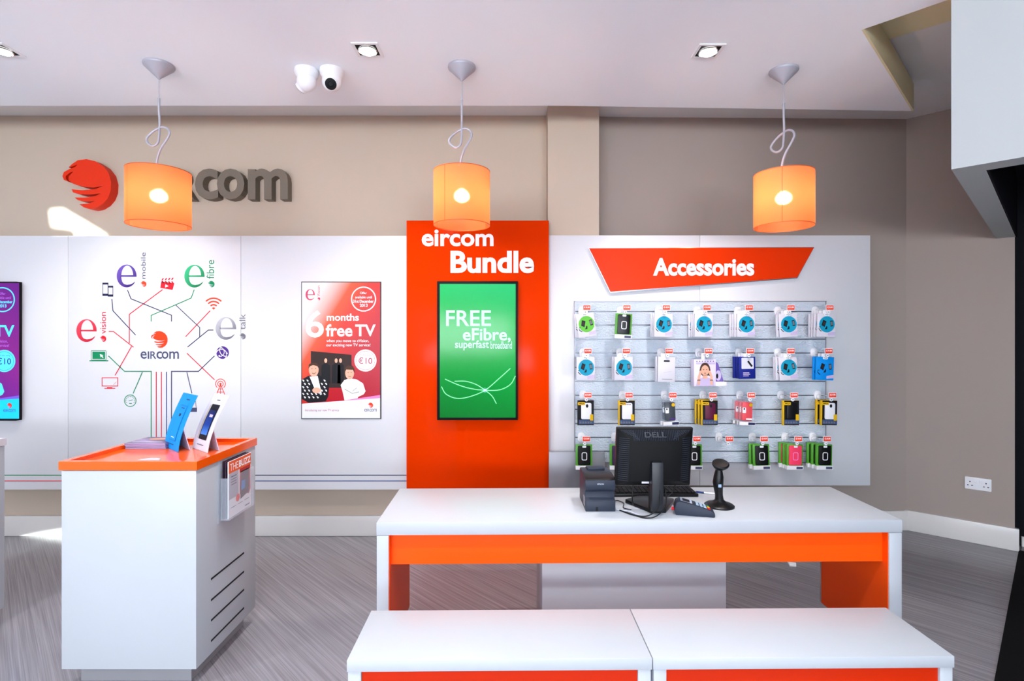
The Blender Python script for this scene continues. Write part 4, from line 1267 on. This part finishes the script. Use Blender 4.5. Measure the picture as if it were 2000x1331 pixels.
# pen
t = thing('pen', 'white pen with a dark end, lying right of the keyboard', 'pen', (1.03, 2.70, DZ))
pa_ = at(1359, 963, 2.785); pb_ = at(1397, 966.5, 2.75)
pa_.z = pb_.z = DZ + 0.005
m_ = pa_.lerp(pb_, 0.42)
MB().tube([m_, pb_], 0.0042, 10).build('barrel', WPLAST, t)
MB().tube([pa_, m_], 0.0048, 10).build('cap', P_BLUE, t)

# scrap of white paper on the floor behind the desk
sp_ = at(1546, 1103, 3.50)
o = MB().plan([(sp_.x - .03, 3.47), (sp_.x + .01, 3.46), (sp_.x + .03, 3.50), (sp_.x - .02, 3.515)], 0.001, 0.014).build('paper_scrap', WPLAST, None, bevel=0.002)
tag(o, 'small white scrap lying on the floor behind the right half of the desk', 'paper')

# receipt printer
PX0, PX1, PY0 = 0.344, 0.483, 2.485
t = thing('receipt_printer', 'charcoal receipt printer on the desk left of the monitor', 'printer', ((PX0 + PX1) / 2, PY0, DZ))
prof = [(0.0, 0.0), (0.0, 0.043), (0.006, 0.052), (0.022, 0.060), (0.024, 0.088), (0.014, 0.094), (0.006, 0.104), (0.004, 0.126), (0.010, 0.142),
        (0.026, 0.150), (0.200, 0.158), (0.218, 0.150), (0.222, 0.0)]
MB().side([(PY0 + y, DZ + z) for y, z in prof], PX0, PX1).build('body', CHARCOAL, t, bevel=0.002)
MB().side([(PY0 + y, DZ + z) for y, z in ((0.012, 0.1445), (0.027, 0.1525), (0.120, 0.1565), (0.120, 0.1535), (0.027, 0.1495), (0.013, 0.1415))], PX0 - .001, PX1 + .001).build('lid', BLACK, t)
MB().box(PX0 + 0.03, PX0 + 0.115, PY0 + 0.15, PY0 + 0.205, DZ + 0.156, DZ + 0.166).build('roll_cover', CHARCOAL, t, bevel=0.002)
text('EPSON', (PX0 + 0.055, 0.814, PX0 + 0.085, 0.8075), lambda u, v: (u, PY0 + 0.002, v), 'lettering', mat('print_silver', rgb(176, 182, 196), 0.4), t, 0.02)
MB().box(PX0 + 0.046, PX0 + 0.058, PY0 - 0.0008, PY0 + 0.01, DZ + 0.001, DZ + 0.022).build('cable_notch', P_BLACK, t)
MB().box(PX0 - 0.001, PX0, PY0 + 0.03, PY0 + 0.07, DZ + 0.015, DZ + 0.06).build('label_sticker', GREY, t)

# payment terminal
t = thing('card_terminal', 'grey card payment terminal lying on the desk right of the monitor base', 'card reader', (0.838, 2.450, DZ), math.radians(-13))
prof = [(-0.085, 0.0), (-0.090, 0.030), (-0.082, 0.058), (-0.066, 0.066), (0.0, 0.052), (0.072, 0.030), (0.086, 0.020), (0.088, 0.0)]
def seg(u, v, w):
    return (u, w, v)
MB().prism(prof, -0.036, 0.036, seg).build('body', CHARCOAL, t, bevel=0.006, local=True)
TP = lambda off: (lambda u, v: (u, v, 0.052 + off - u * (0.22 if u < 0 else 0.305)))
Art(TP(.0012)).rect(-0.062, -0.028, -0.010, 0.028).build('screen_surround', mat('terminal_silver', rgb(170, 180, 200), 0.4), t, local=True)
Art(TP(.0020)).rect(-0.052, -0.020, -0.020, 0.020).build('screen', P_BLACK, t, local=True)
for r in range(4):
    for c in range(3):
        mk = (P_RED if c == 0 else (P_YELLOW if c == 1 else P_GREEN)) if r == 3 else (mat('key_pale', rgb(160, 184, 206), 0.4))
        x0, y0 = 0.006 + r * 0.0165, -0.026 + c * 0.018
        p = [TP(.001)(x0, y0), TP(.001)(x0 + .012, y0), TP(.001)(x0 + .012, y0 + .014), TP(.001)(x0, y0 + .014)]
        mb = MB().add(p + [(q[0], q[1], q[2] + .003) for q in p], [(3, 2, 1, 0), (4, 5, 6, 7), (0, 1, 5, 4), (1, 2, 6, 5), (2, 3, 7, 6), (3, 0, 4, 7)])
        mb.build('key', mk, t, local=True)
MB().tube([(-0.088, 0.0, 0.02), (-0.100, 0.0, 0.02)], 0.007, 10).build('plug', P_RED, t, local=True)

# barcode scanner on its stand
sc = at(1405, 989, 2.567); sc.z = DZ
t = thing('barcode_scanner', 'black barcode scanner upright on a round foot, right end of the desk items', 'scanner', sc)
MB().lathe([(0.069, 0.0), (0.069, 0.006), (0.060, 0.012), (0.034, 0.020), (0.022, 0.030), (0.020, 0.034)], 36, (0, 0, 0)).build('foot', BLACK, t, local=True)
MB().tube([(0, 0, 0.028), (-0.002, 0, 0.055), (-0.006, -0.002, 0.085), (-0.008, -0.004, 0.115), (-0.005, -0.004, 0.145), (-0.002, 0.0, 0.172), (0.002, 0.0, 0.190)],
          [0.021, 0.018, 0.021, 0.025, 0.023, 0.017, 0.020], 18).build('handle', BLACK, t, local=True)
Mh = Matrix.Rotation(math.radians(35), 3, 'X')
MB().lathe([(0.012, -0.030), (0.030, -0.012), (0.040, 0.004), (0.040, 0.012), (0.034, 0.016), (0.004, 0.014)], 30, (0.002, -0.006, 0.198), Mh, True, (1.0, 0.8)).build('head', BLACK, t, local=True)
MB().box(-0.016, -0.002, -0.0305, -0.026, 0.098, 0.112).build('badge', mat('scanner_glint_badge', rgb(150, 176, 210), 0.3), t, local=True)  # pale blue patch painting a glint on the handle

# cables trailing behind the monitor
def cable(label, pts, r, m):
    P = spline([Vector(p) for p in pts], 8)
    o = MB().tube([tuple(p) for p in P], r, 8).build('cable', m, None)
    tag(o, label, 'cable', 'cables trailing on the desk')
zz = DZ + 0.004
cable('black cable hanging down in front of the monitor neck', [(0.675, 2.435, 0.80), (0.672, 2.415, 0.74), (0.62, 2.40, 0.695), (0.56, 2.42, zz), (0.50, 2.50, zz)], 0.003, BLACK)
cable('black cable curving from the monitor right of the neck', [(0.705, 2.45, 0.80), (0.70, 2.42, 0.74), (0.66, 2.395, 0.70), (0.60, 2.385, zz), (0.52, 2.47, zz)], 0.003, BLACK)
cable('pale grey cable running from the printer to the monitor base', [(0.484, 2.52, zz), (0.51, 2.49, zz), (0.545, 2.475, zz), (0.575, 2.43, zz), (0.60, 2.405, zz)], 0.0035, mat('pale_cable', rgb(196, 200, 210), 0.5))
cable('thin black cable looping between printer and keyboard', [(0.484, 2.60, zz), (0.52, 2.64, zz), (0.545, 2.60, zz), (0.53, 2.53, zz), (0.56, 2.50, zz)], 0.0022, BLACK)
cable('thin black cable dangling below the left of the monitor', [(0.570, 2.51, 0.800), (0.565, 2.50, 0.75), (0.575, 2.53, 0.70), (0.585, 2.57, zz + 0.02), (0.59, 2.67, zz)], 0.0022, BLACK)
cable('thin black cable dangling below the right of the monitor', [(0.715, 2.52, 0.800), (0.725, 2.51, 0.762), (0.74, 2.53, 0.742), (0.765, 2.53, 0.765), (0.775, 2.525, 0.802)], 0.0022, BLACK)

# ------------------------------------------------------------------ pendant lamps
LOOP = [(1000, 440), (999, 520), (996, 610), (990, 648), (962, 664), (930, 645), (920, 615), (945, 580), (985, 552), (1020, 540), (1050, 553), (1061, 585), (1045, 625), (1015, 680), (997, 740), (992, 790), (993, 862)]
def pendant(px, d, zt, rot, label):
    x = X(px, d)
    t = thing('pendant_lamp', label, 'lamp', (x, d, ZC), rot, 'orange pendant lamps')
    zb = zt - ZC              # local z of the shade's top
    MB().lathe([(0.076, 0.0), (0.077, -0.008), (0.074, -0.014), (0.010, -0.075), (0.004, -0.082)], 36).build('canopy', LAMPMET, t, local=True)
    s = d / F / 3.226
    ztop = -0.082
    zc = zb + 0.02
    pts = [((u - 1000) * s, 0.008 * math.sin((v - 440) / 422 * 2 * PI), -0.252 - (v - 440) * s) for u, v in LOOP]
    pts = [tuple(p) for p in spline([Vector(p) for p in pts], 6)]
    MB().tube([(0, 0, ztop), (0, 0, -0.20)], 0.002, 8).build('wire', LAMPMET, t, local=True)
    MB().tube([(0, 0, -0.185)] + pts, 0.0062, 10).build('cord_tube', LAMPMET, t, local=True)
    R, Hh = 0.155, 0.295
    sh = MB()
    n = 56
    sh.add([(R * math.cos(2 * PI * k / n), R * math.sin(2 * PI * k / n), zb) for k in range(n)] + [(R * math.cos(2 * PI * k / n), R * math.sin(2 * PI * k / n), zb - Hh) for k in range(n)],
           [(k, (k + 1) % n, n + (k + 1) % n, n + k) for k in range(n)])
    s_ = sh.build('lamp_shade', SHADE, t, local=True)
    mr = mat('shade_edge', rgb(206, 84, 20), 0.5)
    for z in (zb, zb - Hh):
        MB().lathe([(R + .0008, z - .002), (R + .0008, z + .002), (R - .0012, z + .002), (R - .0012, z - .002), (R + .0008, z - .002)], n, cap=False).build('shade_rim', mr, s_, local=True)
    a0 = math.radians(-120) - rot
    MB().add([((R + .0015) * math.cos(a0 + q), (R + .0015) * math.sin(a0 + q), z) for z in (zb, zb - Hh) for q in (0, 0.018)], [(0, 1, 3, 2)]).build('shade_seam', mr, s_, local=True)
    sp = MB().tube([(-R, 0, zb - 0.012), (R, 0, zb - 0.012)], 0.0022, 6).tube([(0, -R, zb - 0.012), (0, R, zb - 0.012)], 0.0022, 6)
    sp.build('shade_spider', LAMPMET, t, local=True)
    MB().tube([(0, 0, zb + 0.01), (0, 0, zb - 0.104)], 0.017, 14).build('bulb_holder', LAMPMET, t, local=True)
    MB().sphere((0, 0, zb - 0.140), 0.030, 20).build('bulb', BULB, t, local=True)
    return t
pendant(310.5, 2.92, 2.405, 0.0, 'orange drum pendant lamp hanging before the wall letters at left')
pendant(902, 2.94, 2.41, 0.0, 'orange drum pendant lamp hanging before the tall orange panel')
pendant(1530.5, 2.98, 2.41, math.radians(-50), 'orange drum pendant lamp hanging above the accessories, at right')

# ------------------------------------------------------------------ recessed downlights and cameras on the ceiling
def downlight(px, py, label, power=60):
    d = (ZC - EYE) * F / (CY - py)
    x = X(px, d)
    t = thing('downlight', label, 'ceiling light', (x, d, ZC), group='recessed ceiling lights')
    s, i = 0.068, 0.054
    mb = MB()
    for a0, a1, b0, b1 in ((-s, s, -s, -i), (-s, s, i, s), (-s, -i, -i, i), (i, s, -i, i)):
        mb.box(a0, a1, b0, b1, -0.006, 0.0)
    mb.build('frame', WPLAST, t, local=True)
    MB().box(-i, i, -i, i, -0.0022, -0.0008).build('recess', BLACKM, t, local=True)
    l = MB().lathe([(0.050, -0.010), (0.046, -0.012), (0.043, -0.004)], 32, cap=False).build('lamp_ring', CHROME, t, local=True)
    MB().lathe([(0.043, -0.0105), (0.002, -0.0125)], 32).build('lamp_lens', LAMPGLOW, t, local=True)
    add_light('downlight_beam', 'SPOT', (0, 0, -0.03), power, (1.0, 0.93, 0.88), (math.radians(14), 0, 0), t, spot_size=math.radians(100), spot_blend=0.9, shadow_soft_size=0.05)
    return t
downlight(718, 96.5, 'square recessed ceiling light above the centre, right of the cameras')
downlight(1383, 99, 'square recessed ceiling light at right of the ceiling')
downlight(3, 97, 'square recessed ceiling light cut by the left edge')

def dome_camera(px, yaw, pitch, label, lens):
    d = (ZC - EYE) * F / (CY - 137.0)
    x = X(px, d)
    t = thing('security_camera', label, 'camera', (x, d, ZC), group='ceiling security cameras')
    MB().lathe([(0.064, 0.0), (0.066, -0.016), (0.062, -0.028), (0.052, -0.046), (0.050, -0.050)], 36).build('base', WPLAST, t, local=True)
    MB().sphere((0, 0, -0.066), 0.053, 28).build('dome', WPLAST, t, local=True)
    M = Matrix.Rotation(yaw, 3, 'Z') @ Matrix.Rotation(PI / 2 + pitch, 3, 'X')
    MB().lathe([(0.036, 0.036), (0.035, 0.052), (0.030, 0.056), (0.030, 0.050), (0.002, 0.046)], 28, (0, 0, -0.066), M).build('lens_collar', WPLAST, t, local=True)
    if lens:
        MB().lathe([(0.031, 0.050), (0.031, 0.0565), (0.022, 0.0575), (0.002, 0.059)], 28, (0, 0, -0.066), M).build('lens', BLACK, t, local=True)
        MB().lathe([(0.014, 0.058), (0.012, 0.061), (0.002, 0.062)], 20, (0, 0, -0.066), M).build('lens_glass', mat('lens_glass', rgb(8, 10, 16), 0.08), t, local=True)
    else:
        MB().lathe([(0.031, 0.050), (0.031, 0.0565), (0.002, 0.058)], 28, (0, 0, -0.066), M).build('lens', BLACK, t, local=True)
    return t
dome_camera(599, math.radians(-118), math.radians(30), 'white dome camera turned to the left, left one of the pair', False)
dome_camera(648, math.radians(12), math.radians(36), 'white dome camera with dark lens facing the room, right one of the pair', True)

# ------------------------------------------------------------------ socket on the right wall
sc_c = RW0 + RE * (0.661 * 0.634) + Vector((0, 0, 0.432))
t = thing('wall_socket', 'white double power socket on the taupe wall at far right', 'socket', sc_c, math.atan2(RE.y, RE.x))
lm = lambda u, v, w: (u, w, v)
MB().prism(rr(-0.073, -0.044, 0.073, 0.044, 0.006, 3), -0.010, 0.0, lm).build('face_plate', WPLAST, t, bevel=0.002, local=True)
for s in (-1, 1):
    a = Art(fm(-0.0106))
    a.rect(s * 0.044 - 0.003, 0.006, s * 0.044 + 0.003, 0.016).rect(s * 0.044 - 0.016, -0.018, s * 0.044 - 0.007, -0.012).rect(s * 0.044 + 0.007, -0.018, s * 0.044 + 0.016, -0.012)
    a.build('socket_hole', P_BLACK, t, local=True)
    MB().box(s * 0.014 - 0.007, s * 0.014 + 0.007, -0.0135, -0.010, 0.006, 0.026).build('switch', WPLAST, t, bevel=0.001, local=True)
